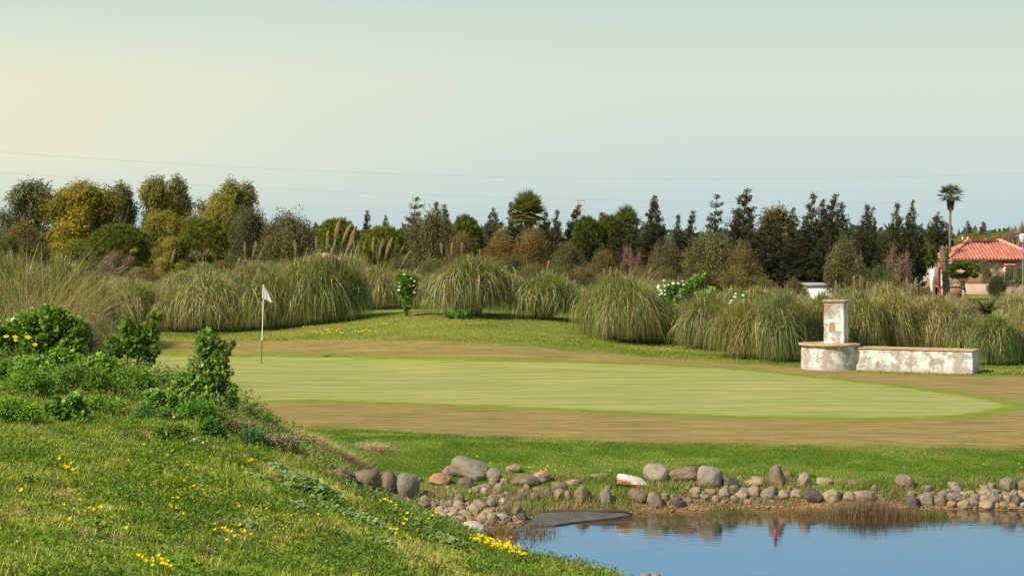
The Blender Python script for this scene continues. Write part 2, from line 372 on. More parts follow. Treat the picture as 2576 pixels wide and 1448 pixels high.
# the mound beyond the green is drier and yellower
far = n.step(n.node('ShaderNodeSeparateXYZ', None, Vector=pos).outputs[1], 50, 56)
lawn = n.mix(far, lawn, n.mix(n.step(n.noise(n.scaled(pos, (.35, 1, 1)), 1.3, 5, .65), .35, .65), (.15, .215, .028, 1), (.26, .27, .05, 1)))
brown = n.mix(n.step(nst2, .34, .66), (.225, .175, .052, 1), (.40, .28, .100, 1))
brown = n.mix(n.math('MULTIPLY', n.step(nm, .46, .68), .75), brown, (.24, .225, .055, 1))
brown = n.mix(n.math('MULTIPLY', n.step(n.noise(pos, 4.5, 4, .7), .60, .70), .6), brown, (.50, .38, .20, 1))
turf = n.mix(n.step(nstr, .38, .62), (.225, .265, .058, 1), (.385, .355, .125, 1))
turf = n.mix(n.math('MULTIPLY', n.step(nst2, .40, .66), .4), turf, (.300, .335, .085, 1))
turf = n.mix(n.math('MULTIPLY', n.step(nf, .5, .75), .3), turf, (.42, .40, .15, 1))
collar = n.mix(n.step(nm, .3, .7), (.165, .235, .016, 1), (.235, .29, .030, 1))
colr = n.mix(n.step(ap, -.9, .6), lawn, brown)
colr = n.mix(n.step(gp, -.80, -.20), colr, collar)
colr = n.mix(n.step(gp, -.12, .30), colr, turf)
weed = n.mix(n.step(nm, .4, .65), (.09, .14, .018, 1), (.19, .21, .045, 1))
weed = n.mix(n.step(nf, .55, .75), weed, (.20, .17, .075, 1))
colr = n.mix(n.step(n.math('ADD', hl, n.math('MULTIPLY', n.math('SUBTRACT', nm, .5), .8)), -.2, .25), colr, weed)
soil = n.mix(n.step(nf, .35, .65), (.26, .15, .075, 1), (.44, .28, .16, 1))
colr = n.mix(n.step(n.math('ADD', dr, n.math('MULTIPLY', n.math('SUBTRACT', nf, .5), .9)), .45, .75), colr, soil)
shore = n.step(n.math('ADD', pd, n.math('MULTIPLY', n.math('SUBTRACT', nm, .5), .9)), -.55, -.28)
wet = n.mix(n.step(nf, .4, .6), (.18, .10, .045, 1), (.33, .20, .105, 1))
colr = n.mix(shore, colr, wet)
colr = n.mix(n.step(pd, .0, .1), colr, (.035, .028, .014, 1))
colr = n.mix(1.0, colr, n.ramp(nff, [(.25, (.66, .68, .66)), (.75, (1.28, 1.26, 1.24))]), 'MULTIPLY')
p = n.node('ShaderNodeBsdfPrincipled', None, Base_Color=colr, Roughness=.9); p.inputs['Specular IOR Level'].default_value = .15
hgt = n.math('ADD', n.math('MULTIPLY', nf, .6), n.math('MULTIPLY', nff, .5))
b = n.node('ShaderNodeBump', None, Height=hgt, Strength=n.mix(n.step(gp, -.2, .2), (.8, .8, .8, 1), (.22, .22, .22, 1)), Distance=.05); n.l.new(b.outputs[0], p.inputs['Normal'])
n.l.new(p.outputs[0], o.inputs[0])

def ground_part(name, sel):
    q = quads[sel]; used, inv = np.unique(q, return_inverse=True)
    me = new_mesh(name, P3[used], [inv.reshape(-1, 4)], M_GROUND, smooth=True)
    for nm_, A in (('sd_green', sg), ('sd_apron', sa), ('sd_pond', sp), ('sd_hill', sh), ('soil', dirt)):
        at_ = me.attributes.new(nm_, 'FLOAT', 'POINT'); at_.data.foreach_set('value', A.ravel()[used].astype(np.float32))
    ob = link(name, me); ob['kind'] = 'structure'; return ob
isa = (fc(sa) > 0) & ~isg
ground_part('ground', ~isg & ~isa); ground_part('putting_green', isg); ground_part('green_apron', isa)

# water
M_WATER, n, o = mat('pond_water')
pos = n.node('ShaderNodeNewGeometry').outputs['Position']
sy_ = n.node('ShaderNodeSeparateXYZ', None, Vector=pos)
shal = n.step(n.math('ADD', n.math('SUBTRACT', sy_.outputs[1], n.math('MULTIPLY', sy_.outputs[0], .10)), n.math('MULTIPLY', n.noise(pos, 1.6, 4), 1.2)), 27.4, 28.9)
p = n.node('ShaderNodeBsdfPrincipled', None, Base_Color=n.mix(shal, (.018, .026, .024, 1), (.105, .075, .035, 1)), Roughness=.03, IOR=1.75)
hh = n.math('ADD', n.math('MULTIPLY', n.noise(n.scaled(pos, (.5, 1.6, 1)), 5.5, 3, .5), 1.0), n.math('MULTIPLY', n.noise(n.scaled(pos, (.3, .8, 1)), 1.0, 2), 1.2))
b = n.node('ShaderNodeBump', None, Height=hh, Strength=.12, Distance=.02); n.l.new(b.outputs[0], p.inputs['Normal']); n.l.new(p.outputs[0], o.inputs[0])
wx0, wx1 = POND[:, 0].min()-.6, POND[:, 0].max()+.6; wy0, wy1 = POND[:, 1].min()-.6, POND[:, 1].max()+.4
# the sheet follows the pond outline a little way into the bank
cen = POND.mean(0); ring = []
for i in range(len(POND)):
    t = POND[(i+1) % len(POND)]-POND[i-1]; nn = np.array([t[1], -t[0]]); nn /= np.linalg.norm(nn)
    q = POND[i]+nn*.12; q2 = POND[i]-nn*.12
    ring.append(q if sdf(POND, np.array([q[0]]), np.array([q[1]]))[0] < 0 else q2)
bm = bmesh.new(); f = bm.faces.new([bm.verts.new((x, y, WZ)) for x, y in ring]); bmesh.ops.triangulate(bm, faces=[f])
me = bpy.data.meshes.new('pond_water'); bm.to_mesh(me); bm.free(); me.materials.append(M_WATER)
for pl in me.polygons:
    if pl.normal.z < 0: pl.flip()
wob = link('pond_water', me); wob['kind'] = 'structure'

# ---------------------------------------------------------------- foreground grass (uncountable: stuff)
def filt(x, y, pad=.03): k = np.abs(x/y) < .2576+pad; return x[k], y[k]
def patch(x, y, sc, o=0): return fbm(x*sc+o, y*sc+o*1.7, 3)
def make_grass(name, x, y, C, L, W, lean, label, cat, segs=2, curl=.8):
    z = H(x, y)-.008; g = Geo(); n = len(x)
    g.blades(np.stack([x, y, z], -1), rnd(n, 0, 6.28), L, np.abs(rng.normal(0, lean, n)), rnd(n, .2, curl), W, C, segs=segs, tipc=np.clip(C*1.15+.01, 0, 1))
    return tag(link(name, g.mesh(name, M_BLADE)), label, cat, kind='stuff')
# hill
nh = 620000
y = 13+ (31.5-13)*rng.random(nh)**.85; x = rng.uniform(-.29, .29, nh)*y
k = sdf(HILL, x, y) > -.25*rng.random(nh); x, y = x[k], y[k]
dirt_h = np.zeros(len(x))
for px, py, rx, ry in [(265,1080,.16,.22),(360,1090,.14,.2),(165,1240,.12,.3),(40,1290,.16,.25),(200,1262,.14,.2),(720,1085,.8,.8),(770,1110,.4,.4)]:
    h = hit(px, py); dirt_h = np.maximum(dirt_h, np.exp(-(((x-h.x)/rx)**2+((y-h.y)/ry)**2)))
k = rng.random(len(x)) > dirt_h*1.25; x, y = x[k], y[k]; n_ = len(x)
p1 = patch(x, y, .75); p2 = patch(x, y, 2.2, 7); p3 = patch(x, y, 5, 21)
pal = np.array([(.155,.245,.014),(.235,.33,.018),(.33,.39,.030),(.46,.45,.095),(.085,.14,.014),(.54,.43,.20)])
sc_ = p2*.6+p1*.4+rng.normal(0, .085, n_)
ci = np.where(sc_ < .40, 4, np.where(sc_ < .48, 0, np.where(sc_ < .545, 1, np.where(sc_ < .60, 2, 3))))
ci = np.where((rng.random(n_) < .08+.45*sst(p1, .52, .68)*sst(y, 17, 22)), 5, ci)
# the bottom edge beside the pond is dry and yellow
yel = sst(x+ (y-21)*.25, -2.8, .2)*sst(y, 25.8, 22.5)
ci = np.where(rng.random(n_) < yel*.78, 3, ci); ci = np.where(rng.random(n_) < yel*.18, 5, ci)
dkz = sst(x, -1.5, -3.5)*sst(y, 18.5, 15.5); ci = np.where(rng.random(n_) < dkz*.5, 0, ci)
C = pal[ci]*(1+rng.uniform(-.25, .25, (n_, 1)))
tall = sst(y, 22, 27)*sst(-x/y, .02, .10)
L = rnd(n_, .025, .055)*(1+1.1*sst(p3, .52, .68)+tall*1.0)*(.7+.7*p2)
make_grass('hill_grass', x, y, C, L, rnd(n_, .006, .012), .75, 'short rough green and straw coloured grass covering the near left slope', 'grass')
nt = 4200; yt = 13.5+17.5*rng.random(nt)**.85; xt = rng.uniform(-.28, .28, nt)*yt; k = (sdf(HILL, xt, yt) > 0) & (fbm(xt*.8+11, yt*.8, 3)+rng.normal(0, .06, nt) > .50); xt, yt = xt[k], yt[k]
m_ = 34; x = np.repeat(xt, m_)+rng.normal(0, .035, len(xt)*m_); y = np.repeat(yt, m_)+rng.normal(0, .035, len(xt)*m_); n_ = len(x)
ci = np.repeat(rng.choice([0, 1, 2, 4, 3, 5], len(xt), p=[.3, .25, .15, .17, .08, .05]), m_); sz = np.repeat(rnd(len(xt), .6, 1.35), m_)
make_grass('grass_tufts', x, y, pal[ci]*(1+rng.uniform(-.3, .3, (n_, 1)))*.9, rnd(n_, .05, .14)*sz, rnd(n_, .005, .010), .55, 'longer grass tufts standing out of the near left slope', 'grass', segs=3, curl=1.6)
# small broad leaves mixed through the slope: clover, plantain, mallow seedlings
nv = 330000; y = 13+18.5*rng.random(nv)**.85; x = rng.uniform(-.29, .29, nv)*y; p4 = fbm(x*1.3+40, y*1.0, 4)+rng.normal(0, .05, nv)
k = (sdf(HILL, x, y) > 0) & (p4 > .40); x, y, p4 = x[k], y[k], p4[k]; n_ = len(x); g = Geo(); hump = sst(p4, .5, .66)
C = np.where((p4 > .60)[:, None], vary((.12,.205,.018), n_, .45, .12), np.where((p4 > .5)[:, None], vary((.21,.30,.022), n_, .4, .12), vary((.38,.41,.06), n_, .4, .1)))
T = dirs(n_); T[:, 2] = np.abs(T[:, 2])*.8+.1; g.leaves(np.stack([x, y, H(x, y)+rng.random(n_)*(.02+.10*hump)], -1), T, dirs(n_)*.8+np.array([-.2, -.2, .6]), rnd(n_, .015, .045)*(1+.5*hump), rnd(n_, .010, .024), C)
tag(link('ground_cover', g.mesh('ground_cover', M_LEAF)), 'small leafy ground cover mixed with the grass of the near left slope', 'ground cover', kind='stuff')
# lawn between the apron and the pond
nl_ = 230000
y = rng.uniform(28.4, 36, nl_); x = rng.uniform(-.12, .30, nl_)*y
k = (sdf(HILL, x, y) < .1) & (sdf(APRON, x, y) < .15-.5*patch(x, y, 1.5)) & (sdf(POND, x, y) < -.16); x, y = x[k], y[k]
pdist = -sdf(POND, x, y); k = rng.random(len(x)) < np.clip(pdist/.9, .22, 1)*(.35+.65*sst(patch(x, y, 1.4, 3), .36, .52)+sst(pdist, 1.0, 1.8)); x, y, pdist = x[k], y[k], pdist[k]; n_ = len(x)
p2 = patch(x, y, 1.6, 5)+rng.normal(0, .07, n_)
ci = np.where(p2 < .45, 0, np.where(p2 < .55, 1, np.where(p2 < .62, 2, 3)))
ci = np.where((pdist < 1.2) & (rng.random(n_) < .42), 3, ci); ci = np.where((pdist < .9) & (rng.random(n_) < .28), 5, ci)
C = pal[ci]*(1+rng.uniform(-.25, .25, (n_, 1)))*np.array([.62, .74, .8])
make_grass('lawn_grass', x, y, C, rnd(n_, .025, .05)*(1+.9*sst(pdist, 1.5, .4)), rnd(n_, .006, .011), .5, 'bright green lawn grass between the brown apron and the pond stones', 'grass')
# mound beyond the green
nm_ = 130000
y = rng.uniform(50, 63, nm_); x = rng.uniform(-.2, .29, nm_)*y
k = (sdf(APRON, x, y) < -.3*patch(x, y, 1.)) ; x, y = x[k], y[k]; n_ = len(x)
p2 = patch(x*.4, y, 1.0, 5)+rng.normal(0, .08, n_)
pal2 = np.array([(.13,.205,.020),(.20,.27,.030),(.29,.31,.05),(.40,.33,.12)])
C = pal2[np.where(p2 < .42, 0, np.where(p2 < .53, 1, np.where(p2 < .66, 2, 3)))]*(1+rng.uniform(-.2, .2, (n_, 1)))
make_grass('mound_grass', x, y, C, rnd(n_, .03, .07), rnd(n_, .015, .025), .5, 'yellow green grass on the low mound beyond the putting green', 'grass')
# weedy leaves and straw on the hill
def straw_patch(pts, label, n_each=900):
    g = Geo()
    for px, py, rx, ry in pts:
        h = hit(px, py); xx = h.x+rng.normal(0, rx*.5, n_each); yy = h.y+rng.normal(0, ry*.5, n_each)
        g.blades(np.stack([xx, yy, H(xx, yy)+rnd(n_each, 0, .03)], -1), rnd(n_each, 0, 6.28), rnd(n_each, .08, .28), rnd(n_each, 1.1, 1.6), rnd(n_each, -.2, .3), .007, vary((.62, .47, .29), n_each, .35, .06), segs=2)
    return tag(link('dead_grass', g.mesh('dead_grass', M_BLADE)), label, 'dead grass', kind='stuff')
straw_patch([(720,1085,1.0,1.1),(650,1062,.6,.7),(770,1108,.7,.6),(880,1155,.4,.4),(620,1075,.3,.4),(820,1125,.3,.3),(940,1132,.25,.3)], 'matted straw coloured dead grass along the shoulder of the near hill')

# ---------------------------------------------------------------- stones
def rock_proto(i, sub=4):
    r = random.Random(i*13+1); bm = bmesh.new(); bmesh.ops.create_icosphere(bm, subdivisions=sub, radius=1)
    o_ = Vector((r.uniform(0, 50), r.uniform(0, 50), r.uniform(0, 50)))
    from mathutils import noise as mn
    flat = [(Vector((r.gauss(0, 1), r.gauss(0, 1), r.gauss(0, .8))).normalized(), r.uniform(.72, .93)) for _ in range(6)]
    ex = r.uniform(.78, 1.0)
    for v_ in bm.verts:
        c = v_.co.copy()
        c = Vector([math.copysign(abs(a)**ex, a) for a in c])
        s_ = 1+.24*mn.noise(c*.9+o_)+.10*mn.noise(c*2.1+o_)+.03*mn.noise(c*6+o_)
        c = c*s_
        for nrm, dd in flat:
            e = c.dot(nrm)-dd
            if e > 0: c -= nrm*e*.72
        v_.co = c
    me = bpy.data.meshes.new('stone'); bm.to_mesh(me); bm.free()
    xs = np.array([v_.co[:] for v_ in me.vertices]); lo, hi = xs.min(0), xs.max(0)
    for v_ in me.vertices: v_.co = Vector([(v_.co[j]-(lo[j]+hi[j])/2)*2/(hi[j]-lo[j]) for j in range(3)])
    for p_ in me.polygons: p_.use_smooth = True
    me.materials.append(M_ROCK); return me
PROTO = [rock_proto(i) for i in range(16)]
RC = dict(g=(.265,.220,.165), t=(.35,.265,.165), b=(.235,.168,.112), w=(.50,.42,.32), o=(.39,.225,.10), d=(.115,.095,.072), p=(.38,.255,.175), G=(.34,.285,.215), W=(.53,.47,.37))
WORD = dict(g='grey', t='tan', b='brown', w='whitish', o='orange tan', d='dark grey', p='pinkish', G='grey', W='white grey')
rocks = []
def rock(x0, x1, y0, y1, ck, label=None, proto=None, name=None, rz=None, depth=1.0, sink=.18, group=None, dz=0, tilt=0):
    cx = (x0+x1)/2; bpy_ = y1-(y1-y0)*.12; h = hit(cx, bpy_)
    zb = max(h.z, WZ-.02) if h.z < WZ else h.z
    d = h.y if h.z >= WZ-.01 else (HC-WZ)*F/(bpy_-HY)
    wd = (x1-x0)*d/F; hh = (y1-y0)*d/F; dep = (wd*.6+hh*.5)*depth
    i = random.randrange(len(PROTO)) if proto is None else proto
    o = link(name or ('boulder' if wd > .34 else 'cobble'), PROTO[i])
    o.location = ((cx-CX)/F*(d+dep*.25), d+dep*.25, zb+hh*(.46-sink)+dz)
    o.scale = (wd/2*1.06, dep/2*1.2, hh/2*1.36)
    o.rotation_euler = (random.uniform(-.25, .25), tilt+random.uniform(-.28, .28), random.uniform(-.5, .5) if rz is None else rz)
    cc = RC[ck]; q = random.uniform(.86, 1.16); o.color = (cc[0]*q, cc[1]*q*random.uniform(.97, 1.03), cc[2]*q*random.uniform(.94, 1.06), 1)
    o['category'] = 'boulder' if wd > .34 else 'stone'
    rocks.append((o, cx, (y0+y1)/2, wd, ck, (x1-x0)/(y1-y0), label)); return o
A = lambda *q: (782+q[0]*.25, 782+q[1]*.25, 1131.6+q[2]*.25, 1131.6+q[3]*.25)
B = lambda *q: (1334+q[0]*.25, 1334+q[1]*.25, 1150+q[2]*.25, 1150+q[3]*.25)
C_ = lambda *q: (1932+q[0]*.25, 1932+q[1]*.25, 1150+q[2]*.25, 1150+q[3]*.25)
F_ = lambda *q: (1058+q[0]*.1525, 1058+q[1]*.1525, 1140.8+q[2]*.1525, 1140.8+q[3]*.1525)
# landmarks
LM = [
 (A(130,235,212,262), 'b', 'low brown stone half buried at the left end of the boulder row'),
 (A(225,430,220,345), 'b', 'long flat brown boulder second from the left in the row on the near bank'),
 (A(438,695,248,455), 'b', 'wide brown boulder with a creased face in the near bank row'),
 (A(683,850,264,470), 'b', 'upright narrow brown boulder between two larger boulders of the near bank row'),
 (A(850,1072,290,505), 'g', 'large grey boulder with one dark side at the right end of the near bank row'),
 (A(1010,1135,275,338), 't', 'small tan stone in the grass behind the grey boulder of the near bank row'),
 (A(1188,1405,250,360), 'o', 'orange tan rounded boulder left of the biggest grey boulder'),
 (A(1320,1472,170,280), 'g', 'round grey boulder touching the left side of the biggest boulder'),
 (A(1415,1815,130,318), 'g', 'biggest grey boulder of all, humped, at the left head of the pond'),
 (A(1770,1922,195,330), 'g', 'sloping grey boulder touching the right side of the biggest boulder'),
 (A(1965,2112,160,238), 'p', 'lone pinkish brown stone in the lawn right of the biggest boulder'),
 (A(2010,2310,258,375), 'b', 'long low brown boulder lying in the grass above the stone spill'),
 (A(2225,2412,235,342), 'p', 'pale pinkish white boulder with a pointed top behind the long low boulder'),
 (B(870,1175,190,325), 'w', 'white angular slab with a rust coloured underside on the far bank'),
 (B(1140,1418,100,270), 'G', 'large smooth pale grey boulder right of the rusty white slab'),
 (B(1390,1705,130,272), 'b', 'long sloping brown boulder between the two pale grey boulders'),
 (B(1688,1928,120,315), 'G', 'tall rounded light grey boulder with a flat side on the far bank'),
 (B(1918,2097,220,315), 'd', 'dark grey boulder right of the tall light grey boulder'),
 (B(2375,2590,118,322), 'b', 'pointed cone shaped brown boulder standing highest on the far bank'),
 (C_(1275,1462,200,325), 'b', 'round reddish brown boulder alone at the edge of the lawn'),
 (C_(2330,2492,250,365), 'g', 'round grey boulder on top of the stone bank at the far right'),
 (C_(2508,2640,250,350), 'b', 'round brown boulder cut by the right edge of the picture'),
 (F_(635,1075,1140,1345), 'W', 'big white grey boulder at the water corner in front of the stone spill'),
 (F_(1225,1505,868,1015), 'b', 'broad reddish brown boulder in the lower right of the stone spill'),
 (F_(1495,1665,888,1065), 'b', 'steep brown boulder beside the dark gap at the pond corner'),
 (F_(975,1115,568,735), 'w', 'white pointed stone standing in the middle of the stone spill'),
]
for i_, (q, ck, lb) in enumerate(LM):
    o = rock(*q, ck, lb, sink=.10 if 1 <= i_ <= 4 else .14)
    if 1 <= i_ <= 4: o.scale *= 1.13
# shape the special ones
o = rocks[13][0]; o.rotation_euler = (0, .22, 0); o.scale.z *= .8
m, n, o2 = mat('rusty_white_stone'); tcn = n.node('ShaderNodeTexCoord').outputs['Object']; sx = n.node('ShaderNodeSeparateXYZ', None, Vector=tcn); a1 = n.noise(tcn, 3.5, 5, .65)
c = n.mix(n.step(n.math('ADD', sx.outputs[2], n.math('MULTIPLY', n.math('SUBTRACT', a1, .5), 1.3)), .35, .05), (.70, .62, .52, 1), (.40, .17, .06, 1))
p = n.node('ShaderNodeBsdfPrincipled', None, Base_Color=c, Roughness=.85); b = n.node('ShaderNodeBump', None, Height=a1, Strength=.7, Distance=.04); n.l.new(b.outputs[0], p.inputs['Normal']); n.l.new(p.outputs[0], o2.inputs[0])
o.data = o.data.copy(); o.data.materials[0] = m
o = rocks[18][0]; o.data = PROTO[2].copy()
for v_ in o.data.vertices:
    t = (v_.co.z+1)/2; k = 1.05-.55*t; v_.co.x = v_.co.x*k-(.22*t-.1); v_.co.y *= k
o.rotation_euler = (0, 0, 0); o.scale.z *= 1.05
spill = [(640,860,430,590,'b'),(930,1200,515,610,'b'),(1125,1260,440,545,'t'),(1315,1440,440,530,'p'),(880,975,580,690,'w'),(885,960,690,755,'t'),
 (1210,1395,530,655,'t'),(1190,1330,620,705,'t'),(1350,1530,660,755,'p'),(1560,1710,680,790,'b'),(1480,1660,740,835,'b'),(1600,1795,600,715,'g'),(1700,1800,520,615,'p'),
 (1110,1290,705,835,'t'),(1260,1390,690,775,'g'),(1290,1430,740,805,'t'),(1290,1460,780,905,'w'),(1010,1115,735,815,'w'),(865,990,775,855,'t'),(920,1100,805,925,'t'),(1080,1230,770,935,'g'),
 (535,700,688,835,'g'),(395,500,820,905,'g'),(450,545,808,925,'t'),(525,770,825,955,'t'),(770,1010,875,1005,'w'),(1010,1230,930,1035,'t'),(1530,1720,830,905,'b'),
 (200,300,820,925,'t'),(240,430,880,985,'t'),(425,640,918,1015,'t'),(300,440,985,1055,'w'),(450,600,980,1065,'w'),(600,830,950,1075,'t'),(840,980,975,1065,'o'),(430,650,1060,1185,'b'),(560,740,1055,1155,'o'),
 (700,910,1050,1145,'o'),(940,1140,1005,1135,'t'),(1090,1260,1000,1135,'t'),(1250,1430,1000,1085,'w'),(1230,1400,1040,1115,'p'),(940,1060,1105,1185,'b'),(1060,1240,1090,1205,'b'),
 (1600,1750,1010,1120,'d'),(1670,1800,800,885,'b'),(1810,1950,690,805,'b'),(1860,2100,595,700,'b'),(1400,1520,1080,1160,'d'),(-10,125,720,830,'w'),(50,230,615,700,'b'),(-60,160,800,960,'b'),(-200,20,860,1010,'d'),(1120,1220,860,940,'g'),(760,880,1000,1060,'t'),
 (480,600,1120,1190,'g'),(1180,1300,1140,1210,'d'),(1300,1420,1130,1190,'b')]
_r = random.Random(5)
for i_ in range(46):
    t = _r.random(); fx = 250+1450*_r.random(); fy = 1000-(fx-250)*.10+_r.gauss(0, 110); w_ = _r.uniform(60, 120)
    if fy < 560+abs(fx-1100)*.25: fy = 700+_r.random()*250
    spill.append((fx, fx+w_, fy, fy+w_*_r.uniform(.5, .8), _r.choice('gtbbtpgow')))
for i_ in range(20):
    bx = _r.uniform(1560, 2540); by = _r.uniform(370, 450); w_ = _r.uniform(45, 85); far_q = (bx, bx+w_, by, by+w_*.62, _r.choice('gtbtp')); rock(*B(*far_q[:4]), far_q[4])
for q in spill:
    o = rock(*F_(*q[:4]), q[4], sink=.14); o.scale = o.scale*1.10
far_ = [(215,370,275,372,'b'),(120,225,330,425,'b'),(238,346,358,465,'t'),(340,416,363,455,'p'),(0,92,378,455,'b'),(442,602,318,485,'b'),(600,800,165,200,'g'),(350,500,230,275,'t'),(745,822,290,345,'g'),(702,822,353,505,'g'),
 (1000,1182,348,465,'b'),(1182,1324,358,515,'g'),(1330,1390,378,445,'t'),(1432,1538,398,515,'d'),(1560,1617,318,365,'g'),(1608,1727,343,405,'t'),(1703,1802,383,435,'t'),(1828,1897,418,485,'t'),(1898,2003,353,445,'g'),(2018,2100,400,475,'g'),
 (2068,2197,353,455,'t'),(2003,2107,298,355,'g'),(2108,2222,323,365,'g'),(2198,2312,333,435,'t'),(2318,2478,338,445,'g'),(2488,2578,348,425,'t'),(2368,2482,308,355,'g'),(1758,1862,358,405,'t'),(1920,2000,318,355,'t'),
 (2075,2150,190,245,'b'),(2230,2352,208,255,'t'),(2158,2362,250,315,'t')]
for q in far_: rock(*B(*q[:4]), q[4]).scale *= 1.06
right_ = [(135,247,155,222,'b'),(303,422,168,305,'t'),(498,642,223,295,'t'),(798,917,243,292,'b'),(0,82,308,445,'g'),(98,207,343,430,'t'),(228,352,363,445,'t'),(190,242,313,385,'g'),(233,322,328,380,'g'),(348,558,353,465,'d'),
 (553,717,358,465,'t'),(680,747,358,405,'d'),(763,882,358,445,'t'),(878,1052,378,475,'p'),(1030,1102,308,365,'b'),(1398,1477,343,405,'t'),(1378,1532,413,520,'d'),(1523,1662,378,500,'g'),(1560,1662,293,345,'g'),(1663,1792,403,500,'b'),
 (1640,1722,398,435,'d'),(1713,1812,353,420,'g'),(1798,1937,368,455,'g'),(1788,1852,348,395,'t'),(1823,1917,263,335,'g'),(1848,1942,318,390,'g'),(1800,1902,448,505,'o'),(1898,2042,453,520,'t'),(2008,2117,408,505,'g'),
 (1933,2022,378,425,'t'),(1928,1992,418,460,'g'),(1998,2082,343,395,'t'),(2038,2132,383,440,'g'),(2113,2242,358,415,'t'),(2123,2212,398,475,'t'),(2198,2322,383,485,'g'),(2128,2282,448,525,'t'),(2138,2230,300,355,'g'),
 (2203,2292,281,353,'g'),(2248,2342,348,390,'g'),(2288,2372,383,455,'p'),(2348,2442,373,425,'t'),(2358,2452,413,475,'t'),(2318,2422,458,520,'t'),(2438,2522,348,415,'g'),(2418,2492,388,435,'t'),(2458,2562,408,500,'d'),
 (2418,2502,478,520,'t'),(2513,2572,343,405,'t'),(2538,2610,478,525,'w'),(2528,2600,398,475,'t'),(2288,2332,478,522,'o'),(2590,2680,420,500,'g'),(2600,2700,350,420,'t')]
for q in right_: rock(*C_(*q[:4]), q[4]).scale *= 1.08
o = rock(*B(1105,1225,1165,1215), 'p', 'pinkish stone breaking the water at the bottom edge of the picture', name='cobble', dz=.02)
o = rock(*B(1215,1310,1170,1215), 'p', 'smaller pinkish stone beside another in the water at the bottom edge', name='cobble', dz=.02)
# small labels for the unnamed stones: size, colour, shape and the named boulder they lie beside
lms = [(o, cx, cy, lb) for o, cx, cy, wd, ck, ar, lb in rocks if lb]
short = {0:'low stone at the left end of the boulder row',1:'long flat boulder of the near bank row',2:'creased brown boulder of the near bank',3:'upright narrow brown boulder',4:'large grey boulder ending the near bank row',
 5:'small tan stone in the grass',6:'orange tan rounded boulder',7:'round grey boulder by the biggest boulder',8:'biggest grey boulder',9:'sloping grey boulder',10:'lone pinkish brown lawn stone',11:'long low brown boulder',12:'pale pinkish white boulder',
 13:'rusty white slab',14:'smooth pale grey boulder',15:'long sloping brown boulder',16:'tall light grey boulder',17:'dark grey bank boulder',18:'pointed brown boulder',19:'round reddish brown boulder',20:'round grey boulder at far right',
 21:'brown boulder cut by the right edge',22:'big white grey corner boulder',23:'broad reddish brown boulder',24:'steep brown boulder by the dark gap',25:'white pointed stone',26:'pinkish stone in the water',27:'smaller pinkish stone in the water'}
cand = []
for i, (o, cx, cy, wd, ck, ar, lb) in enumerate(rocks):
    if lb: o['label'] = lb; continue
    j = min(range(len(lms)), key=lambda q: (lms[q][1]-cx)**2+((lms[q][2]-cy)*1.8)**2)
    dx, dy = cx-lms[j][1], cy-lms[j][2]
    dist = math.hypot(dx, dy)
    if abs(dx) > 1.2*abs(dy): rel = 'right of' if dx > 0 else 'left of'
    else: rel = 'in front of' if dy > 0 else 'behind'
    if abs(dx) > 70: rel = 'some way '+rel
    elif dist < 28: rel = 'just '+rel
    sz = 'large' if wd > .5 else 'medium' if wd > .32 else 'small' if wd > .2 else 'tiny'
    rel = rel.replace('some way ', '').replace('just ', '') if j in (0, 1, 4, 20, 22, 24) else rel.replace('some way right', 'well right').replace('some way left', 'well left')
    sp_ = 'flat' if ar > 2.1 else 'oblong' if ar > 1.45 else 'upright' if ar < .95 else 'rounded'
    lb_ = f'{sz} {WORD[ck]} {sp_} stone {rel} the {short[j]}'
    if len(lb_.split()) > 13: lb_ = lb_.replace('white grey', 'white').replace(f' {sp_} stone', ' stone').replace('some way ', '').replace(' the ', ' ')
    cand.append([o, lb_, cx, cy, rel])
from collections import defaultdict
dd_ = defaultdict(list)
for c in cand: dd_[c[1]].append(c)
for lb, cs in dd_.items():
    if len(cs) == 1: cs[0][0]['label'] = lb; continue
    cs.sort(key=lambda c: c[2])
    for k, c in enumerate(cs):
        pos_ = ['leftmost', 'rightmost'][k] if len(cs) == 2 else (['leftmost', 'middle', 'rightmost'][k] if len(cs) == 3 else ('leftmost' if k == 0 else f'{["","second","third","fourth","fifth","sixth"][k]} from left'))
        c[0]['label'] = lb+', '+pos_
for o, *_ in rocks: o['group'] = 'stones along the pond bank'

# gravel and dead roots lining the shore
def pebbles(name, label, cat, sel, nn, sz, colr):
    g = Geo(); x, y = sel; n = len(x); z = H(x, y)
    base = np.array([(1,0,0),(0,1,0),(-1,0,0),(0,-1,0),(0,0,.8),(0,0,-.5)], float)
    ft = np.array([(0,1,4),(1,2,4),(2,3,4),(3,0,4),(1,0,5),(2,1,5),(3,2,5),(0,3,5)])
    r = rnd(n, *sz)[:, None, None]; V = base[None]*r*rng.uniform(.6, 1.3, (n, 6, 1)); V = V*np.array([1.2, 1, .8])
    V = V+np.stack([x, y, np.maximum(z, WZ-.01)], -1)[:, None]
    g.add(V.reshape(-1, 3), ((np.arange(n)*6)[:, None, None]+ft[None]).reshape(-1, 3), np.repeat(vary(colr, n, .4, .1), 6, 0))
    return tag(link(name, g.mesh(name, M_BARK, True)), label, cat, kind='stuff')
for i_, (rx0, rx1, ry0, ry1, nn_, sz_) in enumerate([(-1.9, .5, 26.6, 30, 9000, (.018, .05))]):
    x = rng.uniform(rx0, rx1, nn_); y = rng.uniform(ry0, ry1, nn_); sp_d = np.exp(-(((x+.75)/.85)**2+((y-28.3)/1.0)**2)); dp = -sdf(POND, x, y); k = (rng.random(nn_) < sp_d*.8) & (dp > .02)
    pebbles('loose_pebbles', 'loose brown and grey pebbles filling the gaps of the stone spill', 'pebbles', (x[k], y[k]), 0, sz_, (.27, .20, .14))
x = rng.uniform(-1.8, 9, 40000); y = rng.uniform(25, 31, 40000); dp = -sdf(POND, x, y)
